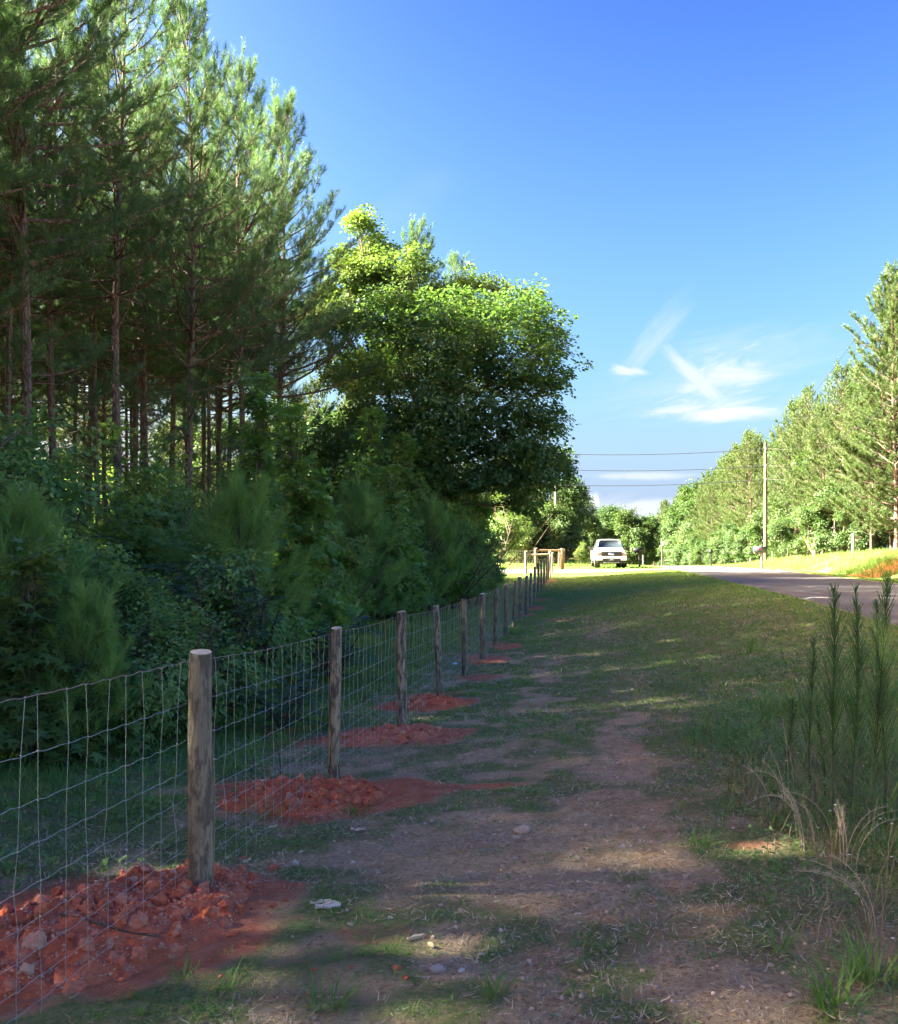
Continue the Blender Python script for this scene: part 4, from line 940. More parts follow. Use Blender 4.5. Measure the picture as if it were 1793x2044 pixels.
loose('stone', ST[1], 'fist sized buff stone on the dirt near the second heap', 'stone', 862, 1640, .018)
loose('stone', SPALE[0], 'white stone at the green edge of the track', 'stone', 1244, 1692, .014)
loose('stone', ST[2], 'tan pebble stone lying alone right of the bare dirt', 'stone', 1155, 1714, .017)
for i, (px, py) in enumerate([(880, 1808), (918, 1820), (865, 1876), (1000, 1860), (780, 1836), (932, 1744), (842, 1612), (700, 1848)]):
    loose('stone', (ST + SPALE)[i % 5], 'pebble scattered on the bare dirt of the track', 'stone', px, py, .011, group='pebbles on the bare dirt')
for px, py, s, lb in [(545, 1736, .034, 'flat red clod right of the nearest post'), (503, 1775, .024, 'red clod beyond the concrete collar'), (466, 1870, .026, 'pink clod rolled away from the largest heap'), (545, 1810, .020, 'red clod on the dirt right of the nearest post'), (792, 1938, .016, 'small deep red clod in the thin grass near the bottom'), (485, 1716, .020, 'red clod behind the nearest post'), (385, 1850, .024, 'tan clod at the front of the largest heap')]:
    loose('clod', CLOD[len(lb) % 5], lb, 'clod', px, py, (s * 1.3, s, s * .6))
for i, (px, py) in enumerate([(420, 1760)]):
    x, y = POSTS[1][0] + .12, POSTS[1][1] + .02
    bm_ = rock_mesh(77, M['concrete'], 3, .45, (1.3, 1, .30)); link('concrete_lump', bm_, None, (x, y, Hs(x, y) + .012), (0, 0, .4), .085, label='grey lump of concrete spilled at the foot of the nearest post', category='concrete')
def chip_mesh(seed, L, Wd, T_):
    rg = np.random.default_rng(seed); bm = bmesh.new(); bmesh.ops.create_cube(bm, size=1)
    bmesh.ops.subdivide_edges(bm, edges=[e for e in bm.edges if abs(e.verts[0].co.x - e.verts[1].co.x) > .5], cuts=3)
    for v in bm.verts:
        k = 1 - .6 * abs(v.co.x) * 2 * rg.uniform(.6, 1); v.co = Vector((v.co.x * L, v.co.y * Wd * k + rg.normal() * Wd * .08, v.co.z * T_ * k + rg.normal() * T_ * .2 + .1 * Wd * math.sin(v.co.x * 4)))
    me = bpy.data.meshes.new('chip'); bm.to_mesh(me); bm.free(); me.materials.append(M['endgrain']); return me
M['old_wood'] = plain('grey_split_wood', (.42, .38, .33), .9, var=.35, scale=30)
for px, py, L, Wd, yaw, lb, old in [(655, 1815, .12, .06, .2, 'grey splintered wood chunk on the dirt right of the nearest post', 1), (640, 1806, .10, .010, .3, 'thin pale splinter lying against the grey wood chunk', 0), (715, 1660, .09, .030, -.1, 'split brown wood chip at the edge of the second heap', 1),
                                   (830, 1877, .085, .013, .6, 'bright orange wood splinter on the lower track', 0), (520, 1562, .13, .035, .1, 'pale wood slab lying in the grass behind the wire', 0), (493, 1722, .07, .012, 1.2, 'bleached twig standing by the concrete lump', 0),
                                   (545, 1655, .06, .02, .9, 'pale wood chip behind the wire left of the second heap', 0), (860, 1895, .04, .008, 2.2, 'tiny wood splinter just below the orange one', 0), (612, 1500, .07, .012, .1, 'pale sliver of wood on the clay beyond the second post', 0)]:
    me = chip_mesh(int(px), L, Wd, .012); 
    if old: me.materials.clear(); me.materials.append(M['old_wood'])
    loose('wood_chip', me, lb, 'wood chip', px, py, 1.0, (0, .05, yaw), .012)
M['green_plastic'] = plain('green_plastic', (.01, .45, .16), .4); M['blue_litter'] = plain('pale_blue_plastic', (.45, .62, .80), .3)
loose('green_plastic_piece', rock_mesh(5, M['green_plastic'], 2, .05, (1, .7, .4), False), 'small bright green plastic cap on the clay by the nearest post', 'plastic', 456, 1780, .012)
loose('plastic_bottle', rock_mesh(6, M['blue_litter'], 2, .15, (1.6, .7, .6), False), 'crumpled pale blue plastic scrap behind the fence near the sixth post', 'litter', 907, 1328, .055)
# twigs
def twig_obj(label, px, py, L, yaw, el, r, seed, fork=2, mat='twig'):
    rg = np.random.default_rng(seed); acc = Acc(); x, y = at(px, py)
    d = np.array([math.cos(yaw) * math.cos(el), math.sin(yaw) * math.cos(el), math.sin(el)]); P = [np.zeros(3)]
    for k in range(7): d = nrm(d + rg.normal(size=3) * .10); P.append(P[-1] + d * L / 7)
    P = np.array(P); 
    if el < .1: P[:, 2] = np.abs(P[:, 2]) * .4 + r
    tube(acc, P, np.linspace(r, r * .45, 8), 6)
    for f in range(fork):
        i = rg.integers(2, 6); dd = nrm(d + rg.normal(size=3) * .7); 
        if el < .1: dd[2] = abs(dd[2]) * .3
        Q = P[i] + np.linspace(0, 1, 4)[:, None] * dd * L * .35 + rg.normal(size=(4, 3)) * .006; Q[0] = P[i]; tube(acc, Q, np.linspace(r * .6, r * .25, 4), 5)
    return link('twig', acc.mesh('twig', M[mat], True, False), None, (x, y, Hs(x, y) + .01), label=label, category='twig')
tw = twig_obj('bare grey branch lying over the front of the largest red heap', 120, 1880, .62, -.25, .05, .006, 3, 3); tw.location.z += .10
tw = twig_obj('second thinner bare twig crossing the largest red heap', 60, 1860, .55, .1, .05, .004, 5, 3); tw.location.z += .11
twig_obj('black dead stem standing behind the wire left of the second post', 563, 1575, .36, 1.9, 1.45, .006, 7, 3)
twig_obj('thin dead stem leaning beside the black stem', 575, 1568, .22, 2.6, 1.2, .004, 8, 2)
twig_obj('broken branch stub with pale end in the bushes at left', 110, 1478, .55, .0, .06, .010, 9, 1).location.z += .18
twig_obj('dark dead twig tangle at the far end of the green patch behind the nearest bay', 330, 1700, .5, .3, .3, .004, 12, 4)

# ------------------------------------------------------------------ grass, litter, weeds
def scatter(n, y0, y1, t0, t1, rg, dens=None):
    y = rg.uniform(y0, y1, n); x = xf(y) + rg.uniform(t0, t1, n); t = x - xf(y)
    keep = np.abs(x) < y * .53 + .6
    keep &= ~on_drive(x, y); keep &= ~((t > R0 - .02) & (t < R1 + .02))
    x, y = x[keep], y[keep]
    if dens is not None: k = rg.random(len(x)) < dens(x, y); x, y = x[k], y[k]
    return x, y
def blades(name, x, y, per, spread, hmin, hmax, w, rg, mat, tmpl, lean=.45, kind='stuff', zoff=0.0, hmod=None, varm=None):
    n = len(x); rep = np.repeat(np.arange(n), per); N_ = len(rep)
    a = rg.uniform(0, 6.28, N_); r = spread * rg.random(N_) ** .7
    bx_, by_ = x[rep] + r * np.cos(a), y[rep] + r * np.sin(a); bz = H(bx_, by_) + zoff
    ts = rg.uniform(hmin, hmax, n)
    if hmod is not None: ts = ts * hmod
    h = ts[rep] * rg.uniform(.55, 1.15, N_)
    a2 = a + rg.normal(size=N_) * .8; ln = lean * rg.uniform(.2, 1.3, N_)
    d = np.stack([np.cos(a2) * np.sin(ln), np.sin(a2) * np.sin(ln), np.cos(ln)], 1)
    nh = np.stack([np.cos(a2), np.sin(a2), -.15 + 0 * a2], 1) + rg.normal(size=(N_, 3)) * .2
    var = np.clip((varm if varm is not None else rg.random(n))[rep] * .55 + rg.random(N_) * .45, 0, 1)
    acc = Acc(); stamp(acc, *tmpl, np.stack([bx_, by_, bz], 1), frames(d, nh), np.stack([w * rg.uniform(.7, 1.3, N_), h, h], 1), var)
    return acc.mesh(name, mat)
rg = np.random.default_rng(500)
parts = []
# blade templates bend towards their hint normal
gd = lambda x, y: np.clip((m_grass(x, y) - .30) * 1.7, 0, 1)
x, y = scatter(32000, 1.9, 8.5, -6, 7, rg, lambda x, y: np.clip(gd(x, y) + .10 * (vnoise(x * 4, y * 4, 5) > .72), 0, 1) * (vnoise(x * 7, y * 7, 19) > .38)); tt = x - xf(y)
hm = .65 + .9 * sstep(3.1, 4.6, tt) * rg.random(len(x)) + .7 * sstep(-.4, -1.2, tt) * rg.random(len(x))
link('grass', blades('grass', x, y, 7, .035, .025, .085, .0042, rg, M['grass'], L_BLADE2, .85, hmod=hm), kind='stuff')
x, y = scatter(30000, 8.5, 22, -7, 7.25, rg, gd); tt = x - xf(y)
hm = .7 + .5 * sstep(3.0, 4.5, tt) * sstep(13, 10, y) * rg.random(len(x)) + 1.4 * sstep(-.3, -1.2, tt) * rg.random(len(x))
link('grass', blades('grass', x, y, 6, .06,   .03, .085, .010, rg, M['grass'], L_BLADE, .8, hmod=hm), kind='stuff')
x, y = scatter(60000, 22, 52, -7, 18, rg, gd)
link('grass', blades('grass', x, y, 3, .12, .04, .10, .022, rg, M['grass'], L_NEEDLE, .8), kind='stuff')
x, y = scatter(26000, 55.5, 120, -6, 19, rg, gd)
link('grass', blades('grass', x, y, 3, .2, .06, .16, .05, rg, M['grass'], L_NEEDLE, .7), kind='stuff')
# rank grass on the far bank
x, y = scatter(9000, 38, 75, 14.5, 20, rg, lambda x, y: .25 + .75 * (fbm(x * .5, y * .5, 88, 3) > .48))
link('bank_grass', blades('bank_grass', x, y, 6, .14, .15, .42, .02, rg, M['grass'], L_NEEDLE, .6), kind='stuff')
# tall tufts here and there in the foreground
def tufts(name, pts, per, h0, h1, w, spread, lean=.75, mat='grass'):
    x = np.array([p[0] for p in pts]); y = np.array([p[1] for p in pts])
    return blades(name, x, y, per, spread, h0, h1, w, rg, M[mat], L_BLADE2, lean)
for lb, px, py, per, h0, w, sp in [('spiky green grass tuft at the bottom centre left', 660, 2010, 60, .17, .005, .09), ('light green grass tuft low in the middle foreground', 985, 1990, 30, .13, .005, .05), ('spreading grass tuft at the bottom left', 455, 1975, 26, .11, .005, .05),
                                   ('wide bladed grass clump at the bottom right corner', 1670, 2010, 60, .26, .008, .09), ('thick grass clump with broad upright blades near the right edge', 1745, 1960, 46, .30, .010, .07), ('bright grass tuft below the dry weeds', 1560, 1900, 30, .18, .006, .06),
                                   ('leaning grass tuft left of the dry weeds', 1400, 1690, 34, .13, .005, .06), ('grass clump behind the tall feathery weeds', 1770, 1640, 50, .34, .009, .08), ('green grass tuft beside the second red heap', 715, 1625, 40, .09, .005, .12),
                                   ('small tuft at the front of the largest heap', 365, 1960, 26, .09, .0045, .06), ('grass tuft by the eighth post', 1030, 1265, 60, .30, .012, .3), ('tall grass tuft beside the road edge weeds', 1510, 1300, 60, .35, .012, .3), ('arching grass clump against the wire before the second post', 520, 1640, 40, .20, .005, .12)]:
    x0, y0 = at(px, py); me = tufts('grass_tuft', [(x0, y0)], per, h0 * .8, h0 * 1.2, w, sp); link('grass_tuft', me, None, label=lb, category='grass tuft')
# grass behind the fence, long
x, y = scatter(9500, 6.0, 30, -4.6, -.9, rg, lambda x, y: np.clip(m_grass(x, y) * 1.2 - .35, 0, 1))
link('long_grass', blades('long_grass', x, y, 7, .07, .07, .20, .0055, rg, M['grass'], L_BLADE, .6), kind='stuff')
# straw litter lying on the soil
def litter(name, x, y, lmin, lmax, w, mat, lift=.006):
    n = len(x); a = rg.uniform(0, 6.28, n); z = H(x, y) + lift + .008 * rg.random(n); e = rg.normal(size=n) * .30
    d = np.stack([np.cos(a) * np.cos(e), np.sin(a) * np.cos(e), np.sin(e)], 1); nh = np.stack([rg.normal(size=n) * .5, rg.normal(size=n) * .5, np.ones(n)], 1)
    L = rg.uniform(lmin, lmax, n); acc = Acc(); stamp(acc, *L_BLADE, np.stack([x, y, z], 1), frames(d, nh), np.stack([w * rg.uniform(.6, 1.4, n), L, L * 1.1], 1), rg.random(n) ** 1.3)
    return acc.mesh(name, mat)
ld = lambda x, y: np.clip(3.2 * (fbm(x * 1.9, y * 1.9, 91, 4) - .40) + .6 - .9 * np.abs(m_grass(x, y) - .42) - .8 * m_red(x, y), 0, 1)
x, y = scatter(130000, 1.9, 9.5, -3.5, 5.0, rg, ld); link('straw_litter', litter('straw_litter', x, y, .014, .055, .0032, M['straw']), kind='stuff')
x, y = scatter(34000, 9.5, 26, -3.5, 6.0, rg, ld); link('straw_litter', litter('straw_litter', x, y, .04, .12, .007, M['straw']), kind='stuff')
# pebbles
def pebbles(n, y0, y1, t0, t1, smin, smax, mat, dens):
    x, y = scatter(n, y0, y1, t0, t1, rg, dens); n = len(x); acc = Acc(); s = smin + (smax - smin) * rg.random(n) ** 3
    V, F = ROCKV[0], ROCKF[0]
    bm = bmesh.new(); bmesh.ops.create_icosphere(bm, subdivisions=1, radius=1); V = np.array([v.co[:] for v in bm.verts]); F = np.array([[v.index for v in f.verts] for f in bm.faces]); bm.free()
    S = s[:, None] * rg.uniform(.7, 1.3, (n, 3)) * np.array([1.1, 1, .7]); a = rg.uniform(0, 6.28, n)
    R = frames(np.stack([np.cos(a), np.sin(a), rg.normal(size=n) * .2], 1), np.tile([0, 0, 1.0], (n, 1)))
    stamp(acc, V, F, np.stack([x, y, H(x, y) + s * .3], 1), R, S, rg.random(n)); return acc.mesh('pebbles', mat, False, False)
link('pebbles', pebbles(7000, 2.0, 9, -1.5, 3.5, .0022, .013, M['stone'], lambda x, y: np.clip(1.1 - 1.6 * m_grass(x, y) - 2 * m_red(x, y), 0, 1)), kind='stuff')
link('clay_crumbs', pebbles(11000, 2.4, 11, -1.5, 1.4, .002, .013, M['clod'], lambda x, y: m_red(x, y) ** 1.5), kind='stuff')
# broadleaf ground weeds
def weeds(name, n, y0, y1, t0, t1, dens, size, per, hgt, mat='weed'):
    x, y = scatter(n, y0, y1, t0, t1, rg, dens); n = len(x); rep = np.repeat(np.arange(n), per); N_ = len(rep); a = rg.uniform(0, 6.28, N_); h = hgt * rg.random(N_)
    px_, py_ = x[rep] + rg.normal(size=N_) * size * .9, y[rep] + rg.normal(size=N_) * size * .9; z = H(px_, py_) + .005 + h
    d = np.stack([np.cos(a), np.sin(a), rg.uniform(-.1, .6, N_)], 1); nh = np.stack([rg.normal(size=N_) * .3, rg.normal(size=N_) * .3, np.ones(N_)], 1)
    acc = Acc(); stamp(acc, *L_OVATE, np.stack([px_, py_, z], 1), frames(d, nh), np.stack([np.full(N_, size), np.full(N_, size * 1.5), np.full(N_, size)], 1) * rg.uniform(.5, 1.3, N_)[:, None], rg.random(N_)); return acc.mesh(name, M[mat])
link('ground_weeds', weeds('ground_weeds', 2600, 2.2, 14, -4.5, -.5, lambda x, y: (fbm(x * 1.1, y * 1.1, 97, 3) > .50) * (1 - m_red(x, y)), .035, 8, .10), kind='stuff')
link('ground_weeds', weeds('ground_weeds', 5600, 2.0, 12, 2.4, 7, lambda x, y: (fbm(x * 1.2, y * 1.2, 99, 3) > .47) * .9 * sstep(2.4, 3.2, x - xf(y)), .020, 9, .16), kind='stuff')
link('ground_weeds', weeds('ground_weeds', 900, 2.0, 10, .5, 3.2, lambda x, y: (fbm(x * 1.2, y * 1.2, 103, 3) > .58) * .6, .013, 7, .02), kind='stuff')
# rank weeds at the right
x, y = scatter(11500, 2.1, 9.0, 2.6, 6.5, rg, lambda x, y: np.clip((fbm(x * .9, y * .9, 105, 3) - .33) * 3, 0, 1) * sstep(2.6, 3.5, x - xf(y)))
link('rank_weeds', blades('rank_weeds', x, y, 5, .06, .12, .34, .0045, rg, M['weed'], L_BLADE2, .55), kind='stuff')
x, y = scatter(900, 3.0, 6.6, 2.8, 5.0, rg, lambda x, y: np.clip((fbm(x * 1.5, y * 1.5, 107, 3) - .38) * 4, 0, 1))
link('dry_weed_stems', blades('dry_weed_stems', x, y, 5, .05, .2, .5, .003, rg, M['drystem'], L_BLADE2, .4), kind='stuff')
# white flowers
x, y = scatter(420, 2.2, 7.5, 2.9, 6.0, rg, lambda x, y: (fbm(x * 1.6, y * 1.6, 109, 3) > .48) * 1.0)
n = len(x); acc = Acc(); z = H(x, y) + rg.uniform(.12, .34, n)
for q in range(5):
    a = q * 1.257 + rg.uniform(0, 1, n); stamp(acc, *L_DIAMOND, np.stack([x, y, z], 1), frames(np.stack([np.cos(a), np.sin(a), .25 + 0 * a], 1), np.tile([0.0, -.3, 1.0], (n, 1))), np.full(n, .0075), rg.random(n))
st = Acc(); Zg = H(x, y)
stamp(st, *L_NEEDLE, np.stack([x, y, Zg], 1), frames(np.tile([0.0, 0.0, 1.0], (n, 1)), np.tile([0.0, 1.0, 0], (n, 1))), np.stack([np.full(n, .0025), z - Zg, z - Zg], 1), rg.random(n))
link('small_white_flowers', acc.mesh('small_white_flowers', M['petal']), kind='stuff'); link('flower_stems', st.mesh('flower_stems', M['weed']), kind='stuff')

# tall feathery weeds (dogfennel)
def fennel_parts(seed, h, w, n):
    rg = np.random.default_rng(seed); T = Acc(); Lf = Acc(); k = np.linspace(0, 1, 12)[:, None]; ph = rg.uniform(0, 6)
    P = np.concatenate([.02 * np.sin(k * 4 + ph) + .10 * math.cos(ph * 3) * k ** 2, .02 * np.cos(k * 3 + ph), k * h], 1); tube(T, P, np.linspace(.0075, .0015, 12), 6)
    pos, dr, ln = [], [], []
    def along(P0, d0, L, m):
        f = rg.random(m) ** .9; p = P0 + d0 * (L * f)[:, None]; pos.append(p); per = nrm(np.cross(np.tile(d0, (m, 1)), rdir(m, rg))); dr.append(nrm(d0 * rg.uniform(.5, 1.4, (m, 1)) + per)); ln.append(rg.uniform(.009, .024, m) * np.clip(1.25 - p[:, 2] / h, .35, 1))
    for s in range(150):
        f = .22 + .77 * rg.random() ** .8; b = np.array([np.interp(f, k[:, 0], P[:, q]) for q in range(3)]); a = rg.uniform(0, 6.28); L = w * (1.12 - f) * rg.uniform(.5, 1.3)
        d = nrm(np.array([math.cos(a) * rg.uniform(.1, .62), math.sin(a) * rg.uniform(.1, .62), 1.0])); tube(T, [b, b + d * L], [.002, .0008], 3, False); along(b, d, L * 1.05, int(n / 150))
    for q in range(11): along(P[q], nrm(P[q + 1] - P[q]), h / 11, int(n / 30) if q > 3 else int(n / 120))
    pos, dr, ln = np.concatenate(pos), np.concatenate(dr), np.concatenate(ln); m = len(pos)
    stamp(Lf, *L_NEEDLE, pos, frames(dr, rdir(m, rg)), np.stack([np.full(m, .0014), ln, ln], 1), rg.random(m))
    return [('stem', T.mesh('stem', M['fennel_stem'], True, True)), ('leaves', Lf.mesh('leaves', M['fennel']))]
FE = [fennel_parts(1, 1.5, .44, 34000), fennel_parts(2, 1.5, .38, 28000), fennel_parts(3, 1.2, .30, 15000)]
for px, py, ptop, v, lb in [(1672, 1665, 1165, 0, 'leftmost of the three tallest feathery green weeds'), (1703, 1650, 1160, 1, 'middle one of the three tallest feathery green weeds'), (1742, 1680, 1140, 0, 'rightmost and thickest of the tall feathery green weeds'),
                            (1760, 1640, 1190, 2, 'thin feathery weed pressed against the rightmost tall one'), (1622, 1590, 1265, 2, 'shorter feathery weed standing alone left of the tall ones'), (1575, 1560, 1385, 2, 'short feathery weed among dry stalks left of the others'), (1640, 1600, 1395, 2, 'low feathery weed between the shorter and the tall ones')]:
    x, y = at(px, py); hh = wz(ptop, y) - Hs(x, y); s = hh / (1.5 if v < 2 else 1.2)
    rt_ = plant('feathery_weed', FE[v], lb, 'weed', x, y, None, (1, 1, s))
# dry bent grass stalks
def stalk(label, px, py, h, bend, yaw, seed, n=3):
    rg = np.random.default_rng(seed); x, y = at(px, py); acc = Acc()
    for q in range(n):
        k = np.linspace(0, 1, 10)[:, None]; yw = yaw + rg.normal() * .25; hh = h * rg.uniform(.75, 1.1); bd = bend * rg.uniform(.6, 1.3)
        P = np.concatenate([math.cos(yw) * bd * k ** 2.2, math.sin(yw) * bd * k ** 2.2, hh * (k - .35 * k ** 4 * (bd / .3))], 1) + np.array([rg.normal() * .02, rg.normal() * .02, 0])
        tube(acc, P, np.linspace(.0022, .0010, 10), 4, True, rg.uniform(.4, 1))
        m = 46; f = rg.uniform(.45, 1, m); pp_ = np.stack([np.interp(f, k[:, 0], P[:, i]) for i in range(3)], 1); dd = nrm(np.array([0, 0, .8]) + rdir(m, rg) * .7); stamp(acc, *L_NEEDLE, pp_, frames(dd, rdir(m, rg)), np.stack([np.full(m, .002), np.full(m, .028), np.full(m, .028)], 1), rg.uniform(.4, 1, m))
    link('dry_grass_stalk', acc.mesh('dry_grass_stalk', M['straw']), None, (x, y, Hs(x, y)), label=label, category='dry grass')
stalk('pair of pale dry stalks standing upright left of the feathery weeds', 1585, 1610, .52, .05, 3.0, 1, 2)
stalk('dry reddish stalks leaning left beside the pale pair', 1560, 1640, .45, .14, 2.9, 2, 3)
stalk('long dry stalk arching over to the left above the weeds', 1600, 1680, .55, .34, 3.1, 3, 2)
stalk('dry stalk with drooping tip right of the leaning ones', 1650, 1680, .38, .2, 2.9, 4, 2)
stalk('dry stalks arching to the right edge below the feathery weeds', 1700, 1740, .42, .3, .1, 5, 3)
stalk('tangle of short dry stalks at the foot of the tall feathery weeds', 1690, 1720, .30, .1, 1.5, 6, 7)
stalk('dry stalks at the foot of the lone feathery weed', 1610, 1700, .34, .12, 2.0, 7, 5)
stalk('thin dry stalks among white flowers near the right edge', 1740, 1850, .3, .25, 2.6, 8, 4)

# ------------------------------------------------------------------ small helpers for hard objects
def rbox(name, c, s, mat, parent=None, bev=.01, rot=None, seg=2):
    bm = bmesh.new(); bmesh.ops.create_cube(bm, size=1)
    for v in bm.verts: v.co = Vector((v.co.x * s[0], v.co.y * s[1], v.co.z * s[2]))
    if bev: bmesh.ops.bevel(bm, geom=bm.edges[:], offset=min(bev, min(s) * .45), segments=seg, affect='EDGES', profile=.6)
    me = bpy.data.meshes.new(name); bm.to_mesh(me); bm.free(); me.materials.append(mat)
    return link(name, me, parent, c, rot)
def poly(name, V, F, mat, parent, smooth=False): return link(name, mk(name, V, [np.array([f]) for f in F] if not isinstance(F, np.ndarray) else F, mat, smooth), parent)
def lathe(name, prof, axis, c, mat, parent, n=28):
    """prof: (offset along axis, radius)"""
    a = np.arange(n) * 2 * math.pi / n; V = []
    for o_, r in prof:
        if axis == 'x': V.append(np.stack([np.full(n, o_), r * np.cos(a), r * np.sin(a)], -1))
        elif axis == 'y': V.append(np.stack([r * np.cos(a), np.full(n, o_), r * np.sin(a)], -1))
        else: V.append(np.stack([r * np.cos(a), r * np.sin(a), np.full(n, o_)], -1))
    V = np.concatenate(V); m = len(prof); i = np.arange(m - 1)[:, None] * n; j = np.arange(n)[None]; k = (j + 1) % n
    F = np.stack([i + j, i + k, i + n + k, i + n + j], -1).reshape(-1, 4); return link(name, mk(name, V, F, mat, True), parent, c)
def text_obj(txt, size, mat, parent, loc, rot, shear=.25, depth=.002):
    cu_ = bpy.data.curves.new('t', 'FONT'); cu_.body = txt; cu_.size = size; cu_.extrude = depth; cu_.shear = shear; cu_.align_x = 'CENTER'; cu_.align_y = 'CENTER'
    o = bpy.data.objects.new('t', cu_); COL.objects.link(o); bpy.context.view_layer.update()
    me = bpy.data.meshes.new_from_object(o.evaluated_get(bpy.context.evaluated_depsgraph_get())); bpy.data.objects.remove(o); me.materials.clear(); me.materials.append(mat)
    return link('lettering', me, parent, loc, rot)

# ------------------------------------------------------------------ pickup
M['paint'] = plain('white_car_paint', (.80, .80, .80), .25, 0, .5, 1.0, .01)
M['glass'] = plain('dark_car_glass', (.02, .03, .04), .05, 0, .5, 0)
M['black'] = plain('black_plastic', (.018, .018, .02), .45); M['rubber'] = plain('tyre_rubber', (.025, .025, .026), .85)
M['alloy'] = plain('alloy_wheel', (.45, .46, .47), .3, .8); M['lampg'] = plain('headlamp_glass', (.55, .56, .60), .08, .2, .9, 1); M['amber'] = plain('amber_lens', (.55, .20, .10), .15)
M['blueb'] = plain('blue_badge', (.01, .05, .25), .2, 0, .6, 1); M['chrome'] = plain('chrome', (.75, .76, .78), .12, 1.0); M['seatc'] = plain('grey_interior', (.08, .08, .085), .8)
tx_, ty_ = wx(1221, 57.5), 57.5
truck = thing('pickup_truck', 'white pickup truck with black grille parked facing the camera on the roadside grass', 'pickup truck', (tx_, ty_, Hs(tx_, ty_ + 2) + .0), (0, 0, math.radians(-6)))
def loft(name, secs, mat, parent, cap=True, smooth=True):
    """secs: list of (y, half section [(x,z)...]) mirrored in x"""
    V = []; 
    for y, hs_ in secs:
        full_ = [(x, z) for x, z in hs_] + [(-x, z) for x, z in hs_[::-1]]; V.append([(x, y, z) for x, z in full_])
    V = np.array(V, float); m, n = V.shape[:2]; V = V.reshape(-1, 3); i = np.arange(m - 1)[:, None] * n; j = np.arange(n)[None]; k = (j + 1) % n
    F = np.stack([i + j, i + k, i + n + k, i + n + j], -1).reshape(-1, 4); Fs = [F]
    if cap: Fs += [np.arange(n)[None], ((m - 1) * n + np.arange(n)[::-1])[None]]
    me = mk(name, V, Fs, mat, False)
    if smooth:
        bm = bmesh.new(); bm.from_mesh(me); bmesh.ops.recalc_face_normals(bm, faces=bm.faces[:]); 
        bmesh.ops.bevel(bm, geom=[e for e in bm.edges if len(e.link_faces) == 2 and e.calc_face_angle(0) > .45], offset=.025, segments=2, affect='EDGES', profile=.6)
        bm.to_mesh(me); bm.free()
        for p in me.polygons: p.use_smooth = True
        try: me.set_sharp_from_angle(angle=math.radians(35))
        except Exception: pass
    return link(name, me, parent)
hs_f = lambda w, zb, zt, cr=.0: [(w - .06, zb), (w, zb + .12), (w + .0, (zb + zt) / 2), (w - .02, zt - .12), (w - .10, zt - .015), (w * .45, zt + cr), (0.001, zt + cr * 1.2)]
loft('body', [(.10, hs_f(.90, .62, 1.10, .02)), (.22, hs_f(.97, .52, 1.14, .02)), (.6, hs_f(1.0, .50, 1.18, .03)), (1.45, hs_f(1.005, .45, 1.24, .03)), (1.6, hs_f(1.005, .42, 1.25, 0)), (3.95, hs_f(1.005, .42, 1.27, 0))], M['paint'], truck)
loft('hood', [(.13, [(.70, 1.11), (.70, 1.135), (.52, 1.165), (.22, 1.160), (.001, 1.158)]), (.5, [(.76, 1.15), (.76, 1.185), (.58, 1.225), (.25, 1.215), (.001, 1.21)]), (1.42, [(.82, 1.2), (.82, 1.25), (.6, 1.285), (.25, 1.275), (.001, 1.27)])], M['paint'], truck)
cab = loft('cab', [(1.38, [(.90, 1.22), (.86, 1.25), (.4, 1.28), (.001, 1.28)]), (2.02, [(.955, 1.22), (.73, 1.82), (.64, 1.865), (.001, 1.885)]), (2.25, [(.955, 1.22), (.755, 1.86), (.66, 1.915), (.001, 1.935)]), (3.45, [(.955, 1.22), (.755, 1.86), (.66, 1.915), (.001, 1.935)]), (3.93, [(.95, 1.22), (.80, 1.72), (.7, 1.78), (.001, 1.80)])], M['paint'], truck)
def quadp(name, pts, mat, parent, th=.008):
    P = np.array(pts, float); nn_ = nrm(np.cross(P[1] - P[0], P[2] - P[0])); V = np.concatenate([P + nn_ * th, P - nn_ * th]); n = len(P)
    Fs = [np.arange(n)[None], (n + np.arange(n)[::-1])[None], np.array([[i, (i + 1) % n, n + (i + 1) % n, n + i] for i in range(n)])]; return link(name, mk(name, V, Fs, mat), parent)
quadp('windshield', [(-.80, 1.47, 1.372), (.80, 1.47, 1.372), (.665, 1.98, 1.858), (.3, 1.98, 1.866), (-.3, 1.98, 1.866), (-.665, 1.98, 1.858)], M['glass'], truck, .02)
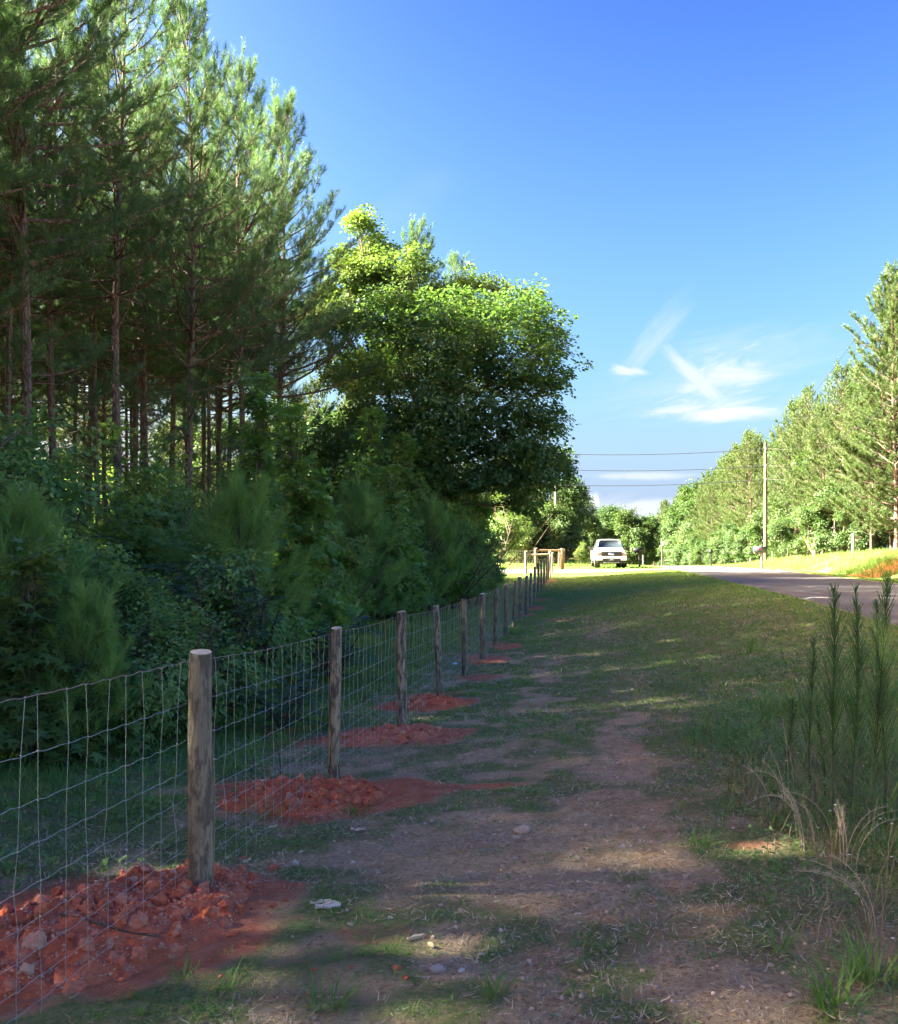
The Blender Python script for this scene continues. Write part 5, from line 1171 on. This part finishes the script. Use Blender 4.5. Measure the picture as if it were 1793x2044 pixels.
for s in (-1, 1):
    quadp('side_window', [(s * .925, 1.85, 1.31), (s * .925, 2.78, 1.31), (s * .775, 2.78, 1.80), (s * .775, 2.12, 1.80)], M['glass'], truck, .02)
    quadp('side_window', [(s * .925, 2.86, 1.31), (s * .925, 3.62, 1.31), (s * .80, 3.45, 1.78), (s * .775, 2.86, 1.80)], M['glass'], truck, .02)
    dr_ = rbox('door', (s * 1.012, 2.28, .86), (.02, 1.0, .74), M['paint'], truck, .02); rbox('door_handle', (s * .022, .38, .20), (.03, .18, .03), M['black'], dr_, .008)
    rd = rbox('rear_door', (s * 1.012, 3.33, .86), (.02, .98, .74), M['paint'], truck, .02); rbox('door_handle', (s * .022, .36, .20), (.03, .18, .03), M['black'], rd, .008)
    mi = rbox('side_mirror', (s * 1.17, 1.78, 1.30), (.24, .10, .24), M['black'], truck, .03); rbox('mirror_arm', (-s * .10, .02, -.08), (.2, .05, .05), M['black'], mi, .01)
    rbox('running_board', (s * .98, 2.8, .38), (.16, 2.1, .05), M['black'], truck, .02)
    for yw in (1.02, 4.72):
        w_ = thing; wh = lathe('wheel_arch', [(-.02, .49), (.012, .50), (.018, .46), (.0, .44)], 'x', (s * 1.01, yw, .44), M['black'], truck, 32)
        wl = lathe('wheel', [(-.15, .40), (-.13, .42), (.0, .425), (.13, .42), (.15, .39), (.14, .29), (.10, .285)], 'x', (s * .88, yw, .42), M['rubber'], truck, 36)
        lathe('rim', [(s * .10, .29), (s * .135, .28), (s * .11, .22), (s * .07, .08), (s * .09, .001)], 'x', (0, 0, 0), M['alloy'], wl, 24)
        lathe('wheel_well', [(-.3, .001), (-.3, .45), (.0, .45)], 'x', (s * .985, yw, .45), M['black'], truck, 28) if s > 0 else lathe('wheel_well', [(.3, .001), (.3, .45), (.0, .45)], 'x', (s * .985, yw, .45), M['black'], truck, 28)
    hl = rbox('headlight', (s * .785, .115, .95), (.27, .10, .25), M['black'], truck, .02)
    rbox('lamp_lens', (0, -.045, .06), (.24, .03, .07), M['lampg'], hl, .01); rbox('lamp_lens', (0, -.045, -.06), (.24, .03, .06), M['amber'], hl, .01); rbox('lamp_lens', (s * .08, -.048, .0), (.08, .03, .05), M['lampg'], hl, .01)
    rbox('fog_lamp', (s * .80, .015, .60), (.17, .03, .07), M['black'], truck, .01)
# bed
bed = rbox('bed_side', (-.97, 4.92, .92), (.09, 1.95, .74), M['paint'], truck, .03); rbox('bed_side', (.97, 4.92, .92), (.09, 1.95, .74), M['paint'], truck, .03)
rbox('tailgate', (0, 5.86, .92), (1.9, .07, .70), M['paint'], truck, .02); rbox('bed_floor', (0, 4.9, .72), (1.88, 1.9, .06), M['black'], truck, .01); rbox('rear_bumper', (0, 5.93, .55), (1.9, .14, .16), M['chrome'], truck, .03)
rbox('chassis', (0, 3.0, .45), (1.2, 5.0, .22), M['black'], truck, .02); rbox('seat', (-.38, 2.75, 1.1), (.5, .2, .9), M['seatc'], truck, .05); rbox('seat', (.38, 2.75, 1.1), (.5, .2, .9), M['seatc'], truck, .05)
grl = rbox('grille', (0, .075, .945), (1.28, .08, .30), M['black'], truck, .03)
for z in (-.10, -.05, .05, .10): rbox('grille_bar', (0, -.042, z), (1.18, .02, .014), plain('dark_grille_bar', (.05, .05, .055), .3), grl, .004)
def oval(name, w, h, mat, parent, loc, th=.01):
    a = np.arange(28) * 2 * math.pi / 28; V = np.concatenate([np.stack([w * np.cos(a), np.full(28, -th), h * np.sin(a)], -1), np.stack([w * np.cos(a), np.full(28, th), h * np.sin(a)], -1)])
    i = np.arange(28); return link(name, mk(name, V, [i[None], (28 + i[::-1])[None], np.stack([i, i + 28, (i + 1) % 28 + 28, (i + 1) % 28], -1)], mat), parent, loc)
bd = oval('badge', .175, .072, M['chrome'], grl, (0, -.058, .0)); oval('badge_face', .158, .058, M['blueb'], bd, (0, -.008, 0))
M['bwhite'] = plain('white_lettering', (.85, .85, .85), .4)
text_obj('Ford', .10, M['bwhite'], bd, (0, -.021, 0), (math.radians(90), 0, 0), .3)
rbox('front_bumper', (0, .06, .64), (1.94, .20, .24), M['paint'], truck, .05); rbox('bumper_intake', (0, -.035, .58), (1.15, .04, .16), M['black'], truck, .02)
rbox('lower_bumper', (0, .09, .44), (1.86, .20, .18), M['black'], truck, .04); rbox('skid_plate', (0, .02, .40), (1.0, .12, .06), plain('grey_skid', (.25, .25, .26), .5), truck, .02)
pl_ = rbox('front_plate', (0, -.068, .60), (.31, .012, .155), M['chrome'], truck, .004); rbox('plate_face', (0, -.008, 0), (.285, .008, .13), M['blueb'], pl_, .003); text_obj('Ford', .09, M['bwhite'], pl_, (0, -.014, 0), (math.radians(90), 0, 0), .3)
sealm = oval('door_seal', .15, .15, plain('grey_door_emblem', (.45, .46, .42), .5), truck, (-1.028, 2.2, .93), .003); sealm.rotation_euler = (0, 0, math.radians(90)); sealm.name = 'door_emblem'

# ------------------------------------------------------------------ mailboxes
M['mb_grey'] = plain('dark_grey_metal', (.07, .085, .095), .45, .3); M['mb_black'] = plain('black_metal', (.012, .012, .014), .4); M['flag'] = plain('red_flag', (.6, .03, .06), .4); M['lumber'] = plain('treated_lumber', (.36, .26, .17), .8, var=.2)
def mailbox(label, x, y, yaw, box, post_h, bm_, pm, pw, flag, s=1.0):
    r = thing('mailbox', label, 'mailbox', (x, y, Hs(x, y)), (0, 0, yaw)); L, Wd, Hh = box
    rbox('post', (0, 0, post_h / 2 - .1), (pw, pw, post_h + .2), pm, r, .008); rbox('support_arm', (-.12, 0, post_h - .02), (L * .9, pw, .05), pm, r, .006)
    a = np.linspace(0, math.pi, 11); prof = [(-Wd / 2, 0)] + [(-Wd / 2 * math.cos(q), Hh - Wd / 2 + Wd / 2 * math.sin(q)) for q in a] + [(Wd / 2, 0)]; n = len(prof)
    V = np.array([(-L / 2, p[0], p[1]) for p in prof] + [(L / 2, p[0], p[1]) for p in prof]); i = np.arange(n)
    link('box', mk('box', V, [i[None], (n + i[::-1])[None], np.stack([i, i + n, (i + 1) % n + n, (i + 1) % n], -1)], bm_), r, (-.1, 0, post_h + .01))
    d_ = link('box_door', mk('box_door', V * np.array([.02, 1.04, 1.03]), [i[None], (n + i[::-1])[None], np.stack([i, i + n, (i + 1) % n + n, (i + 1) % n], -1)], bm_), r, (-.1 - L / 2 - .012, 0, post_h + .005)); rbox('handle', (-.02, 0, Hh * .9), (.03, .04, .03), bm_, d_, .005)
    if flag: rbox('flag', (-.02 - L * .18, -Wd / 2 - .02, post_h + Hh * .52), (.20, .012, .06), M['flag'], r, .004)
    return r
x, y = wx(1521, 54.0), 54.0; mailbox('large dark grey mailbox with red flag on a wooden post beside the utility pole', x, y, 0, (.74, .30, .36), 1.02, M['mb_grey'], M['lumber'], .11, True)
x, y = wx(1277, 62.0), 62.0; mailbox('black mailbox on a black post just right of the white pickup', x, y, .15, (.62, .26, .30), 1.02, M['mb_black'], M['mb_black'], .12, False)
x, y = wx(1420, 74.0), 74.0; mailbox('black mailbox across the road in front of the tree line, far from the pickup', x, y, 1.2, (.60, .28, .34), 1.05, M['mb_black'], M['mb_black'], .12, False)
x, y = wx(1284, 64.0), 64.0; r = thing('marker_post', 'thin pale marker post standing just behind the black mailbox by the pickup', 'post', (x, y, Hs(x, y))); rbox('stake', (0, 0, .45), (.09, .03, 1.0), plain('pale_marker', (.45, .5, .5), .6), r, .004); rbox('cap_band', (0, 0, .92), (.095, .035, .06), M['mb_grey'], r, .004)

# ------------------------------------------------------------------ utility poles and wires
def upole(label, x, y, top, r0, mat, arm=False, h_at=None):
    b = Hs(x, y); r = thing('utility_pole', label, 'utility pole', (x, y, b)); h = top - b; acc = Acc(); k = np.linspace(0, 1, 10)
    tube(acc, np.stack([.02 * np.sin(k * 3), 0 * k, -.3 + (h + .3) * k], 1), r0 * (1 - .38 * k), 14, True); link('shaft', acc.mesh('shaft', mat, True, False), r)
    for q, zz in enumerate(h_at or []):
        lathe('insulator', [(-.10, .02), (-.09, .05), (-.03, .06), (-.02, .04), (.03, .06), (.08, .05), (.10, .02)], 'z', (0, -.17 * (1 - .35), zz - b), M['stone_pale'], r, 12)
        rbox('bracket', (0, -.10, zz - b - .02), (.05, .16, .04), M['cable'], r, .005)
    return r
LP = (wx(1109, 79), 79.0); RP = (wx(1528, 72), 72.0); NP = (15.6, 25.0)
lz = [wz(906, 79), wz(937, 79), wz(968, 79)]; rz = [wz(896, 72), wz(930, 72), wz(957, 72)]; nz = [CZ + 12.2, CZ + 8.7, CZ + 6.9]
upole('pale utility pole half hidden by the maple, behind the sunlit fence', LP[0], LP[1], wz(893, 79), .165, M['pole_pale'], h_at=lz)
upole('tall weathered utility pole across the road beside the grey mailbox', RP[0], RP[1], wz(884, 72), .17, M['pole'], h_at=rz)
upole('utility pole standing by the road just outside the right edge', NP[0], NP[1], CZ + 12.5, .17, M['pole'], h_at=nz)
def cable(label, a, b, sag, r, mat='cable'):
    k = np.linspace(0, 1, 30)[:, None]; P = np.array(a) * (1 - k) + np.array(b) * k; P[:, 2] -= (4 * sag * k * (1 - k))[:, 0]; acc = Acc(); tube(acc, P, r, 5, False)
    return link('power_line', acc.mesh('power_line', M[mat], True, False), None, label=label, category='power line')
for i, nm in enumerate(('top', 'middle', 'lowest')):
    cable(nm + ' wire spanning the road between the two utility poles', (LP[0], LP[1] - .12, lz[i]), (RP[0], RP[1] - .12, rz[i]), .25, .028)
    cable(nm + ' wire running right from the weathered pole in front of the trees', (RP[0], RP[1] - .12, rz[i]), (RP[0] + 34, RP[1] - 2, rz[i] + .3), .55, .02, 'cable_lit')
    cable(nm + ' wire rising from the weathered pole towards the upper right', (RP[0], RP[1] - .12, rz[i]), (NP[0], NP[1], nz[i]), .6, .011, 'cable')
x = RP[0] + 34; upole('utility pole hidden among the trees beyond the right edge', x, RP[1] - 2, rz[0] + .6, .17, M['pole'], h_at=[q + .3 for q in rz])
M['yellow'] = plain('yellow_guy_guard', (.65, .55, .08), .5)
def guy(label, base, top, glen, r=.012):
    g = thing('guy_wire', label, 'guy wire', base); a = Acc(); v = np.array(top) - np.array(base); u = v / np.linalg.norm(v); tube(a, np.linspace((0, 0, 0), v, 6), r, 5, False); link('strand', a.mesh('strand', M['cable'], True, False), g)
    a = Acc(); tube(a, np.linspace(u * .2, u * (glen + .2), 4), .045, 8, True); link('guard', a.mesh('guard', M['yellow'], True, False), g)
gx_, gy_ = wx(981, 76), 76.0; guy('slanting guy wire with yellow guard left of the pale utility pole', (gx_, gy_, Hs(gx_, gy_)), (LP[0], LP[1], lz[0] - .2), 3.6, .02)
gx_, gy_ = wx(1628, 60), 60.0; guy('slanting guy wire with yellow guard right of the weathered pole', (gx_, gy_, Hs(gx_, gy_)), (RP[0], RP[1], rz[1] - .1), 2.6, .008)
gx_, gy_ = wx(1634, 60.5), 60.5; guy('second slanting guy wire with yellow guard beside the first, near the lone post', (gx_, gy_, Hs(gx_, gy_)), (RP[0], RP[1], rz[0] - .1), 2.4, .008)
# right side posts
for px, d, h, r, lb in [(1627, 60, 1.35, .12, 'lone weathered wooden post at the forest edge by the yellow guy guards'), (1703, 52, 1.25, .09, 'pale post with short cross rail on the bank under the right pines')]:
    x, y = wx(px, d), d; r_ = thing('bank_post', lb, 'post', (x, y, Hs(x, y)), (0, 0, 0)); link('shaft', post_mesh(r, h, int(px), M['post'] if px < 1650 else M['pole_pale']), r_)
    if px > 1650: rbox('cross_rail', (.28, 0, h - .22), (.5, .05, .12), M['pole_pale'], r_, .01)
rg = np.random.default_rng(8); 
for k in range(11):
    px = 1530 + k * 13 + rg.normal() * 3; d = 66; x, y = wx(px, d), d; h = rg.uniform(.25, .5); link('stake', post_mesh(.03, h * .8, 900 + k, M['post'], .1), None, (x, y, Hs(x, y)), (0, rg.normal() * .05, 0), label='short brown stake in the row on the red verge below the forest', category='stake', group='short stakes on the red verge')
# small far pole
x, y = wx(1322, 108), 108.0; r_ = thing('service_pole', 'thin distant service pole with a pale box, between the two black mailboxes', 'pole', (x, y, Hs(x, y))); a = Acc(); tube(a, [(0, 0, -.2), (0, 0, wz(1074, 108) - Hs(x, y))], [.11, .08], 10, True); link('shaft', a.mesh('shaft', M['pole'], True, False), r_); rbox('meter_box', (.12, -.12, wz(1085, 108) - Hs(x, y)), (.26, .2, .42), M['bwhite'], r_, .02)
